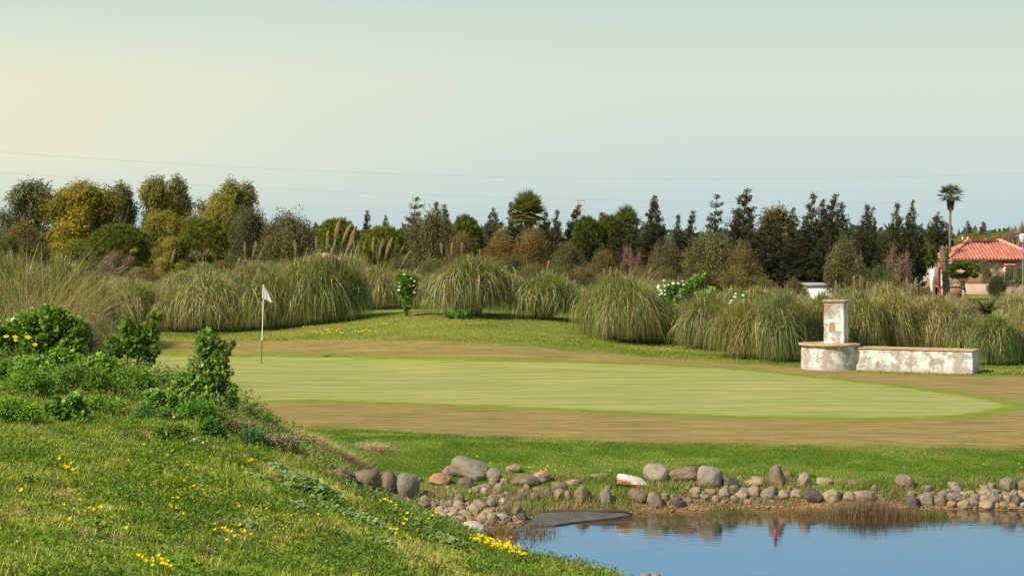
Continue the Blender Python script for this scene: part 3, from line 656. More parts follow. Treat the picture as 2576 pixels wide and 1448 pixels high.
k = (dp > -.03) & (dp < .55) & (y > 27.2) & (rng.random(40000) < .8); pebbles('shore_gravel', 'small tan and orange gravel between the bank stones and the water', 'gravel', (x[k], y[k]), 0, (.01, .03), (.36, .24, .14))

# black pond liner showing at the left corner
lp = [(1330,1319),(1345,1298),(1362,1289),(1420,1286),(1500,1287),(1575,1290),(1590,1294),(1545,1301),(1500,1306),(1440,1312),(1395,1319)]
def onz(px, py, z): d = (HC-z)*F/(py-HY); return ((px-CX)/F*d, d, z)
zs = [-.485,-.45,-.43,-.42,-.43,-.445,-.47,-.485,-.49,-.492,-.492]
bm = bmesh.new(); vs = [bm.verts.new(onz(px, py, z+.012)) for (px, py), z in zip(lp, zs)]
f = bm.faces.new(vs); bmesh.ops.triangulate(bm, faces=[f]); ret = bmesh.ops.extrude_face_region(bm, geom=bm.faces[:])
for e in ret['geom']:
    if isinstance(e, bmesh.types.BMVert): e.co.z -= .03
bmesh.ops.recalc_face_normals(bm, faces=bm.faces)
me = bpy.data.meshes.new('pond_liner'); bm.to_mesh(me); bm.free(); me.materials.append(plain('rubber_liner', (.095, .088, .076), .6, 5, .45, .5, .02))
tag(link('pond_liner', me), 'flat black rubber pond liner exposed at the left corner of the water', 'pond liner')
g = Geo(); pts = []
for px, py, z in [(1362,1288,-.45),(1400,1285,-.43),(1450,1285,-.43),(1490,1287,-.42),(1530,1287,-.42),(1570,1288,-.43),(1592,1292,-.46)]: pts.append(onz(px, py, z))
g.tube(pts, [.012,.02,.018,.028,.035,.03,.012], (.05, .04, .03), 7)
tag(link('liner_fold', g.mesh('liner_fold', M_BARK, True)), 'dark rolled edge of the pond liner lying along the grassy bank', 'pond liner')

# red stub added in the pond in place of a stake's reflection
dst = wat(1950, 1352); g = Geo(); g.tube([(dst[0], dst[1], WZ-.3), (dst[0]+.002, dst[1], WZ+.02), (dst[0]+.003, dst[1], WZ+.11), (dst[0]+.003, dst[1], WZ+.118)], [.019, .019, .018, .01], (.40, .03, .02), 10)
tag(link('reflection_stub', g.mesh('reflection_stub', plain('red_paint', (.36, .03, .022), .6), True)), 'red stub added in place of a stake reflection below the pointed brown boulder', 'reflection stub')

# ---------------------------------------------------------------- golf flag
FL = at(656.4, 912, 54.2); FL = (FL[0], 54.28, HZ(FL[0], 54.28))
fd = FL[1]; top = Vector(((663.7-CX)/F*fd, fd, HC-(715.4-HY)/F*fd)); base = Vector(FL)
fg = thing('golf_flag', base, 'white flag drooping from a thin white pole in the putting green', 'golf flag')
tl = top-base; g = Geo()
M_WHITE = plain('white_paint', (.82, .82, .80), .45, 3, .04, .02); M_DARK = plain('dark_paint', (.075, .075, .03), .5)
g.tube([tl*.285, tl*.6, tl], [.014, .013, .011], (1, 1, 1), 8); link('pole', g.mesh('pole', M_WHITE, True), fg)
g = Geo(); g.tube([(0, 0, -.05), tl*.15, tl*.285], [.013, .013, .0135], (1, 1, 1), 8); link('pole_base', g.mesh('pole_base', M_DARK, True), fg)
px2 = fd/F
def fp(px, py, yy=0): return ((px-CX)*px2-base.x, yy, HC-(py-HY)*px2-base.z)
bm = bmesh.new(); rows = []
for k in range(11):                                   # cloth hanging in folds, drawn to a corner
    t = k/10; L0 = Vector(fp(663.4-t*1.2, 717+32*t)); R0 = Vector(fp(664.5+22*t+0*t, 717+44.5*t))
    row = []
    for j in range(9):
        s_ = j/8; q = L0.lerp(R0, s_); q.z -= .0; q.y += .05*math.sin(s_*9+t*3)*s_*t; q.z -= .03*math.sin(s_*math.pi)*t
        row.append(bm.verts.new(q))
    rows.append(row)
for a, b_ in zip(rows, rows[1:]):
    for j in range(8): bm.faces.new((a[j], a[j+1], b_[j+1], b_[j]))
bmesh.ops.remove_doubles(bm, verts=bm.verts, dist=1e-4)
me = bpy.data.meshes.new('flag_cloth'); bm.to_mesh(me); bm.free()
for p_ in me.polygons: p_.use_smooth = True
m, n, o = mat('white_cloth'); p = n.node('ShaderNodeBsdfDiffuse', None, Color=(.8, .8, .78, 1)); t = n.node('ShaderNodeBsdfTranslucent', None, Color=(.75, .75, .7, 1))
mx = n.node('ShaderNodeMixShader', None, i0=.35, i1=p.outputs[0], i2=t.outputs[0]); n.l.new(mx.outputs[0], o.inputs[0]); M_CLOTH = m
me.materials.append(m); fo = link('flag_cloth', me, fg)
md = fo.modifiers.new('s', 'SOLIDIFY'); md.thickness = .006
g = Geo(); g.tube([fp(663.2, 716), fp(662.2, 734), fp(661.4, 749.5)], [.022, .026, .028], (1, 1, 1), 8); link('flag_sleeve', g.mesh('flag_sleeve', M_CLOTH, True), fg)
g = Geo(); a = np.linspace(0, 2*math.pi, 13)[:-1]
g.add(np.concatenate([[(0, 0, .006)], np.stack([.054*np.cos(a), .054*np.sin(a), np.full(12, .006)], -1)]), np.array([(0, 1+i, 1+(i+1) % 12) for i in range(12)]), (.01, .01, .01)); link('hole_cup', g.mesh('hole_cup', M_DARK), fg)

# ---------------------------------------------------------------- old whitewashed well and trough
def plaster(name, bricks=False):
    m, n, o = mat(name); tcn = n.node('ShaderNodeTexCoord').outputs['Object']; sx = n.node('ShaderNodeSeparateXYZ', None, Vector=tcn)
    a1 = n.noise(tcn, 3.2, 6, .65); a2 = n.noise(tcn, 11, 5, .7); a3 = n.noise(n.scaled(tcn, (1, 1, .35)), 6, 5, .6)
    c = n.mix(n.step(a1, .44, .56), (.66, .645, .61, 1), (.38, .325, .27, 1))
    c = n.mix(n.math('MULTIPLY', n.step(a2, .5, .66), .7), c, (.60, .56, .50, 1))
    c = n.mix(n.math('MULTIPLY', n.step(a3, .52, .68), .6), c, (.22, .18, .135, 1))
    low = n.math('MULTIPLY', n.step(n.math('ADD', sx.outputs[2], n.math('MULTIPLY', a1, .35)), .42, .2), .6)
    c = n.mix(low, c, (.36, .32, .28, 1))
    if bricks:
        br = n.node('ShaderNodeTexBrick', None, Color1=(.40, .17, .075, 1), Color2=(.30, .15, .08, 1), Mortar=(.42, .36, .28, 1), Scale=1.0)
        n.l.new(n.scaled(tcn, (1, 1, 1)), br.inputs['Vector'])
        rot = n.node('ShaderNodeMapping', None, Vector=tcn); rot.inputs['Rotation'].default_value = (math.radians(90), 0, 0); n.l.new(rot.outputs[0], br.inputs['Vector'])
        br.inputs['Brick Width'].default_value = .24; br.inputs['Row Height'].default_value = .055; br.inputs['Mortar Size'].default_value = .008
        # exposed brick: upper left corner and a hole at mid height
        e1 = n.math('ADD', n.math('MULTIPLY', n.math('SUBTRACT', sx.outputs[0], .17), -1.0), n.math('MULTIPLY', n.math('SUBTRACT', sx.outputs[2], 1.80), .9))
        m1 = n.step(n.math('ADD', e1, n.math('MULTIPLY', n.math('SUBTRACT', a2, .5), .35)), -.05, .02)
        hx = n.math('POWER', n.math('DIVIDE', n.math('SUBTRACT', sx.outputs[0], .13), .085), 2.0); hz = n.math('POWER', n.math('DIVIDE', n.math('SUBTRACT', sx.outputs[2], 1.16), .14), 2.0)
        m2 = n.step(n.math('ADD', n.math('ADD', hx, hz), n.math('MULTIPLY', n.math('SUBTRACT', a2, .5), 3.6)), 1.0, .7)
        mk = n.math('MAXIMUM', m1, m2); c = n.mix(mk, c, br.outputs[0])
        hgt = n.math('SUBTRACT', n.math('MULTIPLY', a2, .4), n.math('MULTIPLY', mk, 1.3))
    else: hgt = n.math('MULTIPLY', n.math('ADD', a1, n.math('MULTIPLY', a2, .5)), .8)
    p = n.node('ShaderNodeBsdfPrincipled', None, Base_Color=c, Roughness=.9)
    b = n.node('ShaderNodeBump', None, Height=hgt, Strength=.8, Distance=.03); n.l.new(b.outputs[0], p.inputs['Normal']); n.l.new(p.outputs[0], o.inputs[0]); return m
M_PLA = plaster('worn_plaster'); M_PLB = plaster('plaster_over_brick', True)
m, n, o = mat('lichen_coping'); tcn = n.node('ShaderNodeTexCoord').outputs['Object']; a1 = n.noise(tcn, 7, 6, .7); a2 = n.noise(tcn, 22, 3)
c = n.mix(n.step(a1, .4, .55), (.52, .25, .06, 1), (.46, .36, .24, 1)); c = n.mix(n.step(a2, .55, .7), c, (.30, .15, .06, 1))
p = n.node('ShaderNodeBsdfPrincipled', None, Base_Color=c, Roughness=.9); b = n.node('ShaderNodeBump', None, Height=a1, Strength=.8, Distance=.02); n.l.new(b.outputs[0], p.inputs['Normal']); n.l.new(p.outputs[0], o.inputs[0]); M_COP = m
def jitter_box(x0, x1, y0, y1, z0, z1, m_, name, parent, amp=.012, cuts=10, bev=.015):
    bm = bmesh.new(); bmesh.ops.create_cube(bm, size=1)
    for v_ in bm.verts: v_.co = Vector(((x0+x1)/2+v_.co.x*(x1-x0), (y0+y1)/2+v_.co.y*(y1-y0), (z0+z1)/2+v_.co.z*(z1-z0)))
    if bev: bmesh.ops.bevel(bm, geom=bm.edges[:], offset=bev, segments=2, affect='EDGES')
    for ax, L_ in ((0, x1-x0), (2, z1-z0)):
        k = max(1, int(L_/.09))
        for i in range(1, k):
            pl = Vector((0, 0, 0)); pl[ax] = (x0, y0, z0)[ax]+(L_*i/k); nn = Vector((0, 0, 0)); nn[ax] = 1
            bmesh.ops.bisect_plane(bm, geom=bm.verts[:]+bm.edges[:]+bm.faces[:], plane_co=pl, plane_no=nn)
    from mathutils import noise as mn
    for v_ in bm.verts: v_.co += Vector(mn.noise_vector(v_.co*5+Vector((x0*3, 1, z1))))*amp
    me = bpy.data.meshes.new(name); bm.to_mesh(me); bm.free(); me.materials.append(m_); ob = link(name, me, parent); return ob
def lathe(prof, m_, name, parent, seg=48, center=(0, 0), amp=.008, smooth=True):
    from mathutils import noise as mn
    V = []; 
    for r_, z_ in prof:
        for k in range(seg):
            a = 2*math.pi*k/seg; v_ = Vector((center[0]+r_*math.cos(a), center[1]+r_*math.sin(a), z_)); v_ += Vector(mn.noise_vector(v_*4))*amp; V.append(tuple(v_))
    fs = [(i*seg+k, i*seg+(k+1) % seg, (i+1)*seg+(k+1) % seg, (i+1)*seg+k) for i in range(len(prof)-1) for k in range(seg)]
    me = new_mesh(name, np.array(V), [np.array(fs)], m_, smooth=smooth); return link(name, me, parent)
wx, wy = (2086-CX)/F*52.35, 52.35; wz = HZ(wx, wy)-.06
well = thing('well', (wx, wy, wz), 'old whitewashed round well with a square brick pillar and peeling plaster', 'well', rz=math.radians(-22))
zt = HC-(866-HY)/F*51.7-wz
R_ = .735
lathe([(R_*1.0, -.1), (R_*1.01, .1), (R_, .25), (R_*1.0, .4), (R_*.995, .55), (R_*1.0, zt-.06), (R_, zt-.055)], M_PLA, 'basin', well)
lathe([(R_-.02, zt-.06), (R_+.06, zt-.058), (R_+.075, zt-.02), (R_+.06, zt+.0), (R_-.2, zt+.012), (R_-.24, zt-.05), (.01, zt-.052)], M_COP, 'coping', well, amp=.014)
pw = .5; ph = HC-(761-HY)/F*52.3-wz; sc_p = (2103-2086)/F*52
px_, py_ = .17, .05
pil = jitter_box(px_-.27, px_+.27, py_-.25, py_+.25, zt-.06, ph, M_PLB, 'pillar', well, amp=.010)
pil.location = (0, 0, 0)
for k, (e, z0, z1) in enumerate([(.012, 0, .022), (.026, .023, .045), (.036, .046, .066)]):
    jitter_box(px_-.27-e, px_+.27+e, py_-.25-e, py_+.25+e, ph+z0+.002, ph+z1, M_PLA if k == 2 else M_COP, 'cap_slab', well, amp=.006, bev=.006)
tx, ty = (2157-CX)/F*51.9, 51.9; tz = HZ(tx+1.2, ty-.6)-.07
tr = thing('trough', (tx, ty, tz), 'long low whitewashed stone trough joined to the right side of the round well', 'trough', rz=math.radians(-25))
TL = 3.0; th = HC-(879-HY)/F*50.9-tz
jitter_box(-.12, TL, 0, .16, -.1, th-.04, M_PLA, 'front_wall', tr); jitter_box(-.12, TL, .62, .76, -.1, th-.04, M_PLA, 'back_wall', tr)
jitter_box(TL-.15, TL, .163, .617, -.1, th-.042, M_PLA, 'end_wall', tr); jitter_box(0, TL-.153, .163, .617, -.1, th-.25, M_PLA, 'floor_slab', tr)
jitter_box(-.1, TL+.035, -.03, .185, th-.038, th, M_COP, 'front_coping', tr, amp=.008, bev=.012); jitter_box(-.1, TL+.03, .60, .79, th-.038, th, M_COP, 'back_coping', tr, amp=.008, bev=.012)
jitter_box(TL-.17, TL+.032, .188, .597, th-.036, th-.002, M_COP, 'end_coping', tr, amp=.008, bev=.012)
jitter_box(-.14, .16, -.012, .10, -.05, .03, M_PLA, 'footing_stone', well, amp=.02).location = (-.1, -.80, 0)
# ---------------------------------------------------------------- pampas grass
def pampas_foliage(R, Hh, n=3200, dry=.25, C1=(.12,.165,.045), arch=1.0, seed=0):
    """fountain of narrow arching blades: a clump with crown radius R and height Hh"""
    g = Geo(); n = int(n*1.45); q = rng.random(n)**.62; a = rnd(n, 0, 6.28); ph = rng.random(4)*6.28
    irr = 1+.16*np.sin(2*a+ph[0])+.10*np.sin(3*a+ph[1])+.07*np.sin(7*a+ph[2]); off = rng.normal(0, .10*R, 2)
    r = 1.10*R*q**.8*irr*rng.uniform(.60, 1.12, n); b0 = .16*R*rng.random(n)+.10*r; a0 = a+rng.normal(0, .25, n)
    ha = Hh*(1.0-.20*q**2.2)*rng.uniform(.60, 1.05, n)*(1+.06*np.sin(5*a+ph[3])); dr = np.clip(q-.15, 0, 1)**1.0*rng.uniform(.35, 1.75, n); zt = np.maximum(ha*(1-dr), rnd(n, .0, .10))
    swirl = rng.normal(0, .5, n); t = np.linspace(0, 1, 9)[None]; u_ = 1-t
    rr = u_**3*b0[:, None]+3*u_*u_*t*(b0+.30*r)[:, None]+3*u_*t*t*(.97*r)[:, None]+t**3*r[:, None]
    zz__ = 3*u_*u_*t*(.92*ha)[:, None]+3*u_*t*t*(1.36*ha-.10*zt)[:, None]+t**3*zt[:, None]
    az = a0[:, None]+(a+swirl-a0)[:, None]*t
    Q = np.stack([rr*np.cos(az)+off[0]*zz__/Hh, rr*np.sin(az)+off[1]*zz__/Hh, zz__], -1)
    C = vary(C1, n, .45, .1); st = rng.random(n) < dry*.8*(.6+.5*q); C[st] = vary((.45, .36, .185), st.sum(), .3, .08); yl = (rng.random(n) > .78) & ~st; C[yl] = vary((.22, .26, .045), yl.sum(), .3, .08)
    dk = (rng.random(n) < .35) & ~st; C[dk] *= .55
    g.ribbons(Q, rnd(n, .016, .032), C, a+np.pi/2+rng.normal(0, .7, n), np.clip(C*1.22+.01, 0, 1))
    m_ = n//5                                           # stiff upright leaves that break the outline
    a = rnd(m_, 0, 6.28); r0 = R*rnd(m_, 0, .55); C = vary(C1, m_, .4, .1)*1.3; st = rng.random(m_) < dry+.15; C[st] = vary((.46, .37, .19), st.sum(), .3, .08)
    g.blades(np.stack([r0*np.cos(a), r0*np.sin(a), Hh*rnd(m_, .3, .6)], -1), a, Hh*rnd(m_, .35, .80), rnd(m_, .0, .6), rnd(m_, .1, 1.5), rnd(m_, .012, .024), C, segs=4)
    m_ = n//14                                           # dead thatch and broken straws, standing or flopped
    a = rnd(m_, 0, 6.28); r0 = R*rnd(m_, .0, .7); g.blades(np.stack([r0*np.cos(a), r0*np.sin(a), Hh*rnd(m_, .1, .75)], -1), a, Hh*rnd(m_, .3, .55), rnd(m_, 0, 1.2), rnd(m_, .2, 1.8), .014, vary((.46, .36, .20), m_, .3, .08), segs=3)
    return g
def plume_mesh(base, tip0, tip):
    """feathery seed head from tip0 (its foot) to tip, on a stem from base"""
    g = Geo(); b_, t0, t1 = map(Vector, (base, tip0, tip)); mid = b_.lerp(t0, .5)+(t0-b_).length*.03*Vector((-.5, 0, 0))
    g.tube([b_, mid, t0, t1], [.008, .007, .006, .003], (.42, .34, .19), 4)
    n = 330; t = rng.random(n); ax = np.array(t1-t0); P = np.array(t0)[None]+ax[None]*t[:, None]
    a = rnd(n, 0, 6.28); ln = np.linalg.norm(ax); lean_ = math.atan2(ax[0], ax[2])
    w_ = (.35+1.6*np.sin(np.pi*np.clip(t*.95+.05, 0, 1))**.8)
    h = np.stack([np.cos(a), np.sin(a), 0*a], -1); T = ax[None]/ln*1.0+h*(.22*w_[:, None]); T[:, 0] += .10*np.sign(ax[0]+.05)
    C = vary((.56, .44, .31), n, .25, .05)
    g.leaves(P, T, dirs(n), .23*ln*rnd(n, .9, 1.6), rnd(n, .028, .05), C); return g
PG = dict()
def pampas(px, pb, ptop, hw, label, plumes=(), dry=.25, C1=(.12,.165,.045), n=3200, arch=1.0, d=None, name='pampas_clump', group='pampas grass clumps on the mound'):
    if d is None: h = hit(px, pb-3); x, y = h.x, h.y+hw/F*h.y*.5
    else: x, y = (px-CX)/F*d, d
    q = random.uniform(.82, 1.18); C1 = (C1[0]*q*random.uniform(.92, 1.15), C1[1]*q, C1[2]*q); dry = min(.65, max(.08, dry*random.uniform(.6, 1.5)))
    if d is not None: ptop += random.uniform(-12, 10)
    z = HZ(x, y); R = hw*y/F; Hh = HC-(ptop-HY)/F*y-z
    t = thing(name, (x, y, z), label, 'pampas plant', group)
    if d is not None and n > 1900 and not plumes: n = 1900
    f = link('foliage', pampas_foliage(R, Hh*.93, n, dry, C1, arch).mesh('foliage', M_PAMP), t)
    for (qx, qy, bx, by) in plumes:
        yy = rng.uniform(-.3, .3)*R; dd = y+yy; k = dd/F
        tip = ((qx-CX)*k-x, yy, HC-(qy-HY)*k-z); ft = ((bx-CX)*k-x, yy, HC-(by-HY)*k-z)
        v_ = np.array(ft)-np.array(tip); base = np.array(ft)+v_*.6; base[2] = .25*Hh; base[0] *= .4; base[1] *= .5
        link('plume', plume_mesh(base, ft, tip).mesh('plume', M_PLUME), t)
    return t
Z2 = lambda *L: [(644+a*.286, 414+b_*.286, 644+c*.286, 414+d*.286) for a, b_, c, d in L]
Z3 = lambda *L: [(1288+a*.286, 414+b_*.286, 1288+c*.286, 414+d*.286) for a, b_, c, d in L]
Z4 = lambda *L: [(1932+a*.286, 414+b_*.286, 1932+c*.286, 414+d*.286) for a, b_, c, d in L]
Z1 = lambda *L: [(a*.2542, 368+b_*.2542, c*.2542, 368+d*.2542) for a, b_, c, d in L]
GR = (.145,.195,.030); OL = (.205,.22,.050); BL = (.165,.20,.055)
pampas(318,836,706,82,'pale green pampas clump left of all, partly behind the leafy near shrubs',dry=.22,C1=OL)
pampas(425,838,730,60,'low pale pampas clump between the leftmost clump and the flag',dry=.25,C1=OL)
pampas(520,840,694,100,'broad weeping pampas clump just left of the golf flag',dry=.3,C1=OL,n=4200)
pampas(662,834,690,85,'dark green pampas clump directly behind the golf flag',dry=.18,C1=GR,n=3600)
pampas(742,826,655,70,'tall pampas clump right of the flag with one leaning plume',Z2((340,700,352,800),(528,660,532,750)),dry=.25,C1=GR)
pampas(836,815,652,92,'biggest dark pampas clump with a fan of tall leaning plumes',Z2((720,530,688,680),(812,560,752,700),(866,580,800,740),(628,620,620,750),(838,670,775,820),(690,690,668,800),(660,760,665,870),(740,860,722,950)),dry=.12,C1=(.13,.19,.03),n=5200)
pampas(938,782,672,62,'pampas clump behind the big one, topped by a row of bent plumes',Z2((858,660,872,750),(897,690,908,785),(948,710,948,800),(1030,670,1026,790),(1075,700,1062,810),(1108,690,1075,810),(1178,685,1130,830),(1228,730,1182,840),(1282,745,1225,860),(1342,780,1282,880)),dry=.35,C1=OL)
pampas(1178,800,650,108,'wide round pampas clump right of the white flowering bush with three plumes',Z2((1625,705,1635,785),(1722,712,1720,800),(1812,705,1806,775),(1890,780,1885,840),(1968,760,1968,820)),dry=.22,C1=GR,n=5000)
pampas(1368,808,690,84,'rounded pampas clump in the middle of the mound with a single small plume',Z3((320,870,305,950)),dry=.2,C1=GR,n=4000)
pampas(1572,866,698,114,'largest round pampas clump nearest the green, with three short plumes',Z3((808,935,815,1010),(864,920,862,1005),(920,930,910,1005),(1220,915,1197,995)),dry=.26,C1=GR,n=6000)
pampas(1668,868,760,58,'small dark pampas clump at the right shoulder of the largest round clump',dry=.2,C1=BL)
pampas(1775,884,738,72,'grey green pampas clump below the white flowered castor bush',dry=.22,C1=BL,n=3600)
pampas(1868,908,760,72,'low drooping pampas clump nearest the fringe left of the well',dry=.35,C1=OL,n=3400)
pampas(1978,914,742,72,'fresh green pampas clump directly left of the well',dry=.15,C1=(.13,.19,.05),n=4000)
pampas(2070,905,745,52,'pampas clump rising right behind the brick pillar',dry=.25,C1=OL)
pampas(2165,892,738,58,'dry topped pampas clump between the pillar and the trough',Z4((755,1005,757,1110),(812,1000,812,1090),(830,1095,826,1175),(595,1045,600,1140),(872,1045,872,1110)),dry=.5,C1=OL,n=3600)
pampas(2262,888,742,66,'straw coloured pampas clump behind the left half of the trough',Z4((960,1070,945,1160),(1220,1035,1232,1160)),dry=.55,C1=OL,n=3800)
pampas(2362,888,748,66,'straw coloured pampas clump behind the right half of the trough, under three tall plumes',Z4((1298,1030,1300,1155),(1258,1080,1263,1185),(1320,1075,1325,1160),(1456,1020,1460,1140)),dry=.5,C1=OL,n=3800)
pampas(2438,905,800,45,'low green pampas clump at the right end of the trough',dry=.2,C1=BL)
pampas(2515,922,800,66,'fresh arching pampas clump right of the trough',dry=.22,C1=GR,n=4000)
pampas(2585,915,775,50,'dry pampas clump at the right edge of the picture',dry=.5,C1=OL)
for px, tp, hw, dr_, d, lb in [(250,722,55,.3,75,'far left'),(370,708,60,.35,74,'left'),(455,690,60,.4,73,'left of the flag'),(560,668,55,.35,73,'above the flag'),(640,665,60,.3,74,'right of the flag'),(735,668,55,.4,74,'left of the tall plumes'),
        (1020,690,50,.5,73,'behind the white flowering bush'),(1290,705,55,.35,72,'centre'),(1460,720,50,.3,70,'centre right'),(1680,712,60,.35,70,'under the olive tree'),(1760,735,50,.3,69,'below the castor bush'),(1905,728,60,.3,68,'left of the well'),
        (2010,735,60,.3,68,'under the white shed wall'),(2120,730,55,.4,67,'behind the pillar'),(2220,725,60,.55,68,'above the trough'),(2320,735,60,.6,68,'above the trough plumes'),(2410,748,55,.4,68,'below the house'),(2555,740,60,.5,68,'far right below the house')]:
    pampas(px, 0, tp, hw, 'back row pampas clump, seen only by its top, '+lb, dry=dr_, C1=OL, d=d, n=1900)
for px, pb, tp, hw, dr_, lb in [(150,800,668,80,.4,'shaggy grass clump behind the tall dry reeds'),(235,818,700,66,.35,'shaggy grass clump between the dry reeds and the pale pampas'),(40,800,650,80,.35,'shaggy green clump behind the left edge reeds')]:
    pampas(px, 0, tp, hw, lb, dry=dr_, C1=OL, d=57, n=3000)
for px, tp, hw, dr_, d, lb in [(120,690,70,.35,70,'behind the dry reeds'),(200,700,60,.4,82,'by the orange soil'),(330,690,60,.4,84,'below the bare brown shrub'),(20,672,70,.3,68,'at the left edge'),(500,672,60,.35,80,'under the bright pine'),(690,652,60,.35,80,'under the olive dome'),(800,645,50,.4,78,'by the tiled hut'),(880,640,55,.45,76,'behind the tall plumes'),(1085,680,50,.35,76,'under the central olive'),(1260,690,60,.35,77,'left of the centre clump'),
        (1420,710,60,.35,76,'right of the centre clump'),(1540,705,60,.35,74,'behind the largest round clump'),(1640,715,50,.35,74,'beside the white flowered bush'),(1830,735,60,.3,73,'right of the castor foliage'),(1960,738,60,.3,72,'below the shed'),(2080,745,50,.4,71,'in front of the shed wall'),(2170,742,60,.5,72,'right of the shed'),(2270,738,60,.55,72,'over the trough'),(2380,745,60,.5,72,'below the palm stump'),(2480,752,60,.4,72,'around the young feather palm')]:
    pampas(px, 0, tp, hw, 'third row pampas clump barely showing '+lb, dry=dr_, C1=OL, d=d, n=1100)
# stray seed heads left of the flag and right
for i, (pl, lb, d) in enumerate([(Z1((1720,1050,1692,1170)),'slender pampas with one leaning plume under the umbrella pine',74),(Z1((2420,970,2420,1070),(2525,975,2500,1100),(2365,1125,2328,1235)),'slender pampas with three plumes left of the flag',73),(Z2((55,750,20,830)),'slender pampas with one plume over the flag',72),(Z2((1425,905,1400,960)),'slender pampas with one plume beside the white flowering bush',66)]):
    pampas(pl[0][2], 0, pl[0][3]+25, 18, lb, pl, d=d, n=420, dry=.5, C1=OL)
# tall dry arching grass at the left edge
t = thing('reed_clump', (at(85,800,44)[0], 44, HZ(at(85,800,44)[0], 44)), 'tall dry clump of straw coloured arching reeds at the left edge of the picture', 'reeds')
g = Geo(); n = 1500; zt = HC-(640-HY)/F*44-t.location.z; a = rng.normal(-.1, 1.5, n); P = np.stack([rng.normal(0, .38, n), rng.normal(0, .3, n), 0*a], -1)
C = vary((.40,.31,.17), n, .35, .08); gg = rng.random(n) < .35; C[gg] = vary((.16,.19,.05), gg.sum(), .3)
g.blades(P, a, zt*rnd(n, .8, 1.45), rnd(n, .02, .35), rnd(n, .8, 2.6), rnd(n, .010, .02), C, segs=7, face=a+np.pi/2+rng.normal(0, .7, n))
link('foliage', g.mesh('foliage', M_BLADE), t)

# ---------------------------------------------------------------- tree prototypes (metres)
def limbs(g, h, spread, n, r0, C, top=.75, wig=.12, z0=.25):
    pts = [Vector((0, 0, -.3))]; 
    for i in range(1, 7): pts.append(Vector((random.gauss(0, wig)*i/6*h*.3, random.gauss(0, wig)*i/6*h*.3, h*top*i/6)))
    g.tube(pts, [r0*(1-.13*i) for i in range(7)], C, 7); ends = []
    for i in range(n):
        t = random.uniform(z0, .95); k = t*6; a = pts[min(int(k), 5)].lerp(pts[min(int(k)+1, 6)], k-int(k)); az = random.uniform(0, 6.28)
        e = Vector((math.cos(az)*spread*random.uniform(.4, .9), math.sin(az)*spread*random.uniform(.4, .9), a.z+h*random.uniform(.12, .32)))
        m_ = a.lerp(e, .5)+Vector((random.gauss(0, .1), random.gauss(0, .1), -random.uniform(0, .12)*h*.3)); g.tube([a, m_, e], [r0*.42, r0*.28, r0*.1], C, 5); ends.append(e)
    return ends
def blob_leaves(g, cs, dens, LW, C, droop=0., shell=.55, v=.35, flat=1.):
    for (c, r) in cs:
        n = int(dens*r[0]*r[0]*4); u = dirs(n); q = (rng.random(n)**shell)[:, None]
        lump = 1+.22*np.sin(u[:, :1]*5+c[0]*3)*np.sin(u[:, 1:2]*6+c[1]*2)+.15*np.sin(u[:, 2:]*8)
        P = np.array(c)[None]+u*np.array(r)[None]*q*lump
        T = u*.6+dirs(n)*.9; T[:, 2] -= droop
        g.leaves(P, T, u*1.1+dirs(n)*.75, LW[0]*rnd(n, .6, 1.4), LW[1]*rnd(n, .7, 1.3), vary(C, n, v, .12)*(1+.22*math.sin(c[0]*7+c[2]*5)))
def gum(h, R, nb, C, LW=(.26,.075), dens=330, droop=.9, low=.25, seed=0):
    random.seed(seed); tg = Geo(); cg = Geo(); ends = limbs(tg, h*.8, R*.6, nb, .03*h, (.30,.25,.20), top=.8); cs = []
    for i in range(nb):
        e = ends[i]; rr = R*random.uniform(.26, .46); z = random.uniform(low, .93)*h; k = math.sin(math.pi*min(1, max(.0, (z/h-low*.6)/(1.05-low*.6))))**.6
        az = random.uniform(0, 6.28); rd = random.uniform(.1, .78)*R*k
        cs.append(((math.cos(az)*rd, math.sin(az)*rd, z), (rr, rr, rr*random.uniform(.9, 1.5))))
    cs.append(((0, 0, h*.93), (R*.3, R*.3, h*.08)))
    blob_leaves(cg, cs, dens, LW, C, droop=droop); return cg, tg, R, h
def bush(h, R, nb, C, LW=(.11,.045), dens=700, seed=0, twig=.25, trunk=(.26,.21,.17)):
    random.seed(seed); tg = Geo(); cg = Geo(); limbs(tg, h, R*.9, 9, .022*h+.02, trunk, top=.5, wig=.3, z0=.1); cs = [((0, 0, h*.55), (R*.8, R*.8, h*.4))]
    for i in range(nb):
        az = random.uniform(0, 6.28); el_ = random.uniform(-.1, 1.45); rr = R*random.uniform(.22, .42)
        cs.append(((math.cos(az)*math.cos(el_)*R*.72, math.sin(az)*math.cos(el_)*R*.72, h*.45+math.sin(el_)*h*.40), (rr, rr, rr*.85)))
    blob_leaves(cg, cs, dens, LW, C, droop=.0, shell=.45)
    n = int(900*twig*R*R); u = dirs(n); u[:, 2] = np.abs(u[:, 2])*.95; P = u*np.array([R*.95, R*.95, h*.5])[None]*rnd(n, .55, 1.0)[:, None]+np.array([0, 0, h*.45])
    cg.leaves(P, u+dirs(n)*.4, dirs(n), rnd(n, .2, .45), .018, vary((.30, .24, .18), n, .3, .06)); return cg, tg, R, h
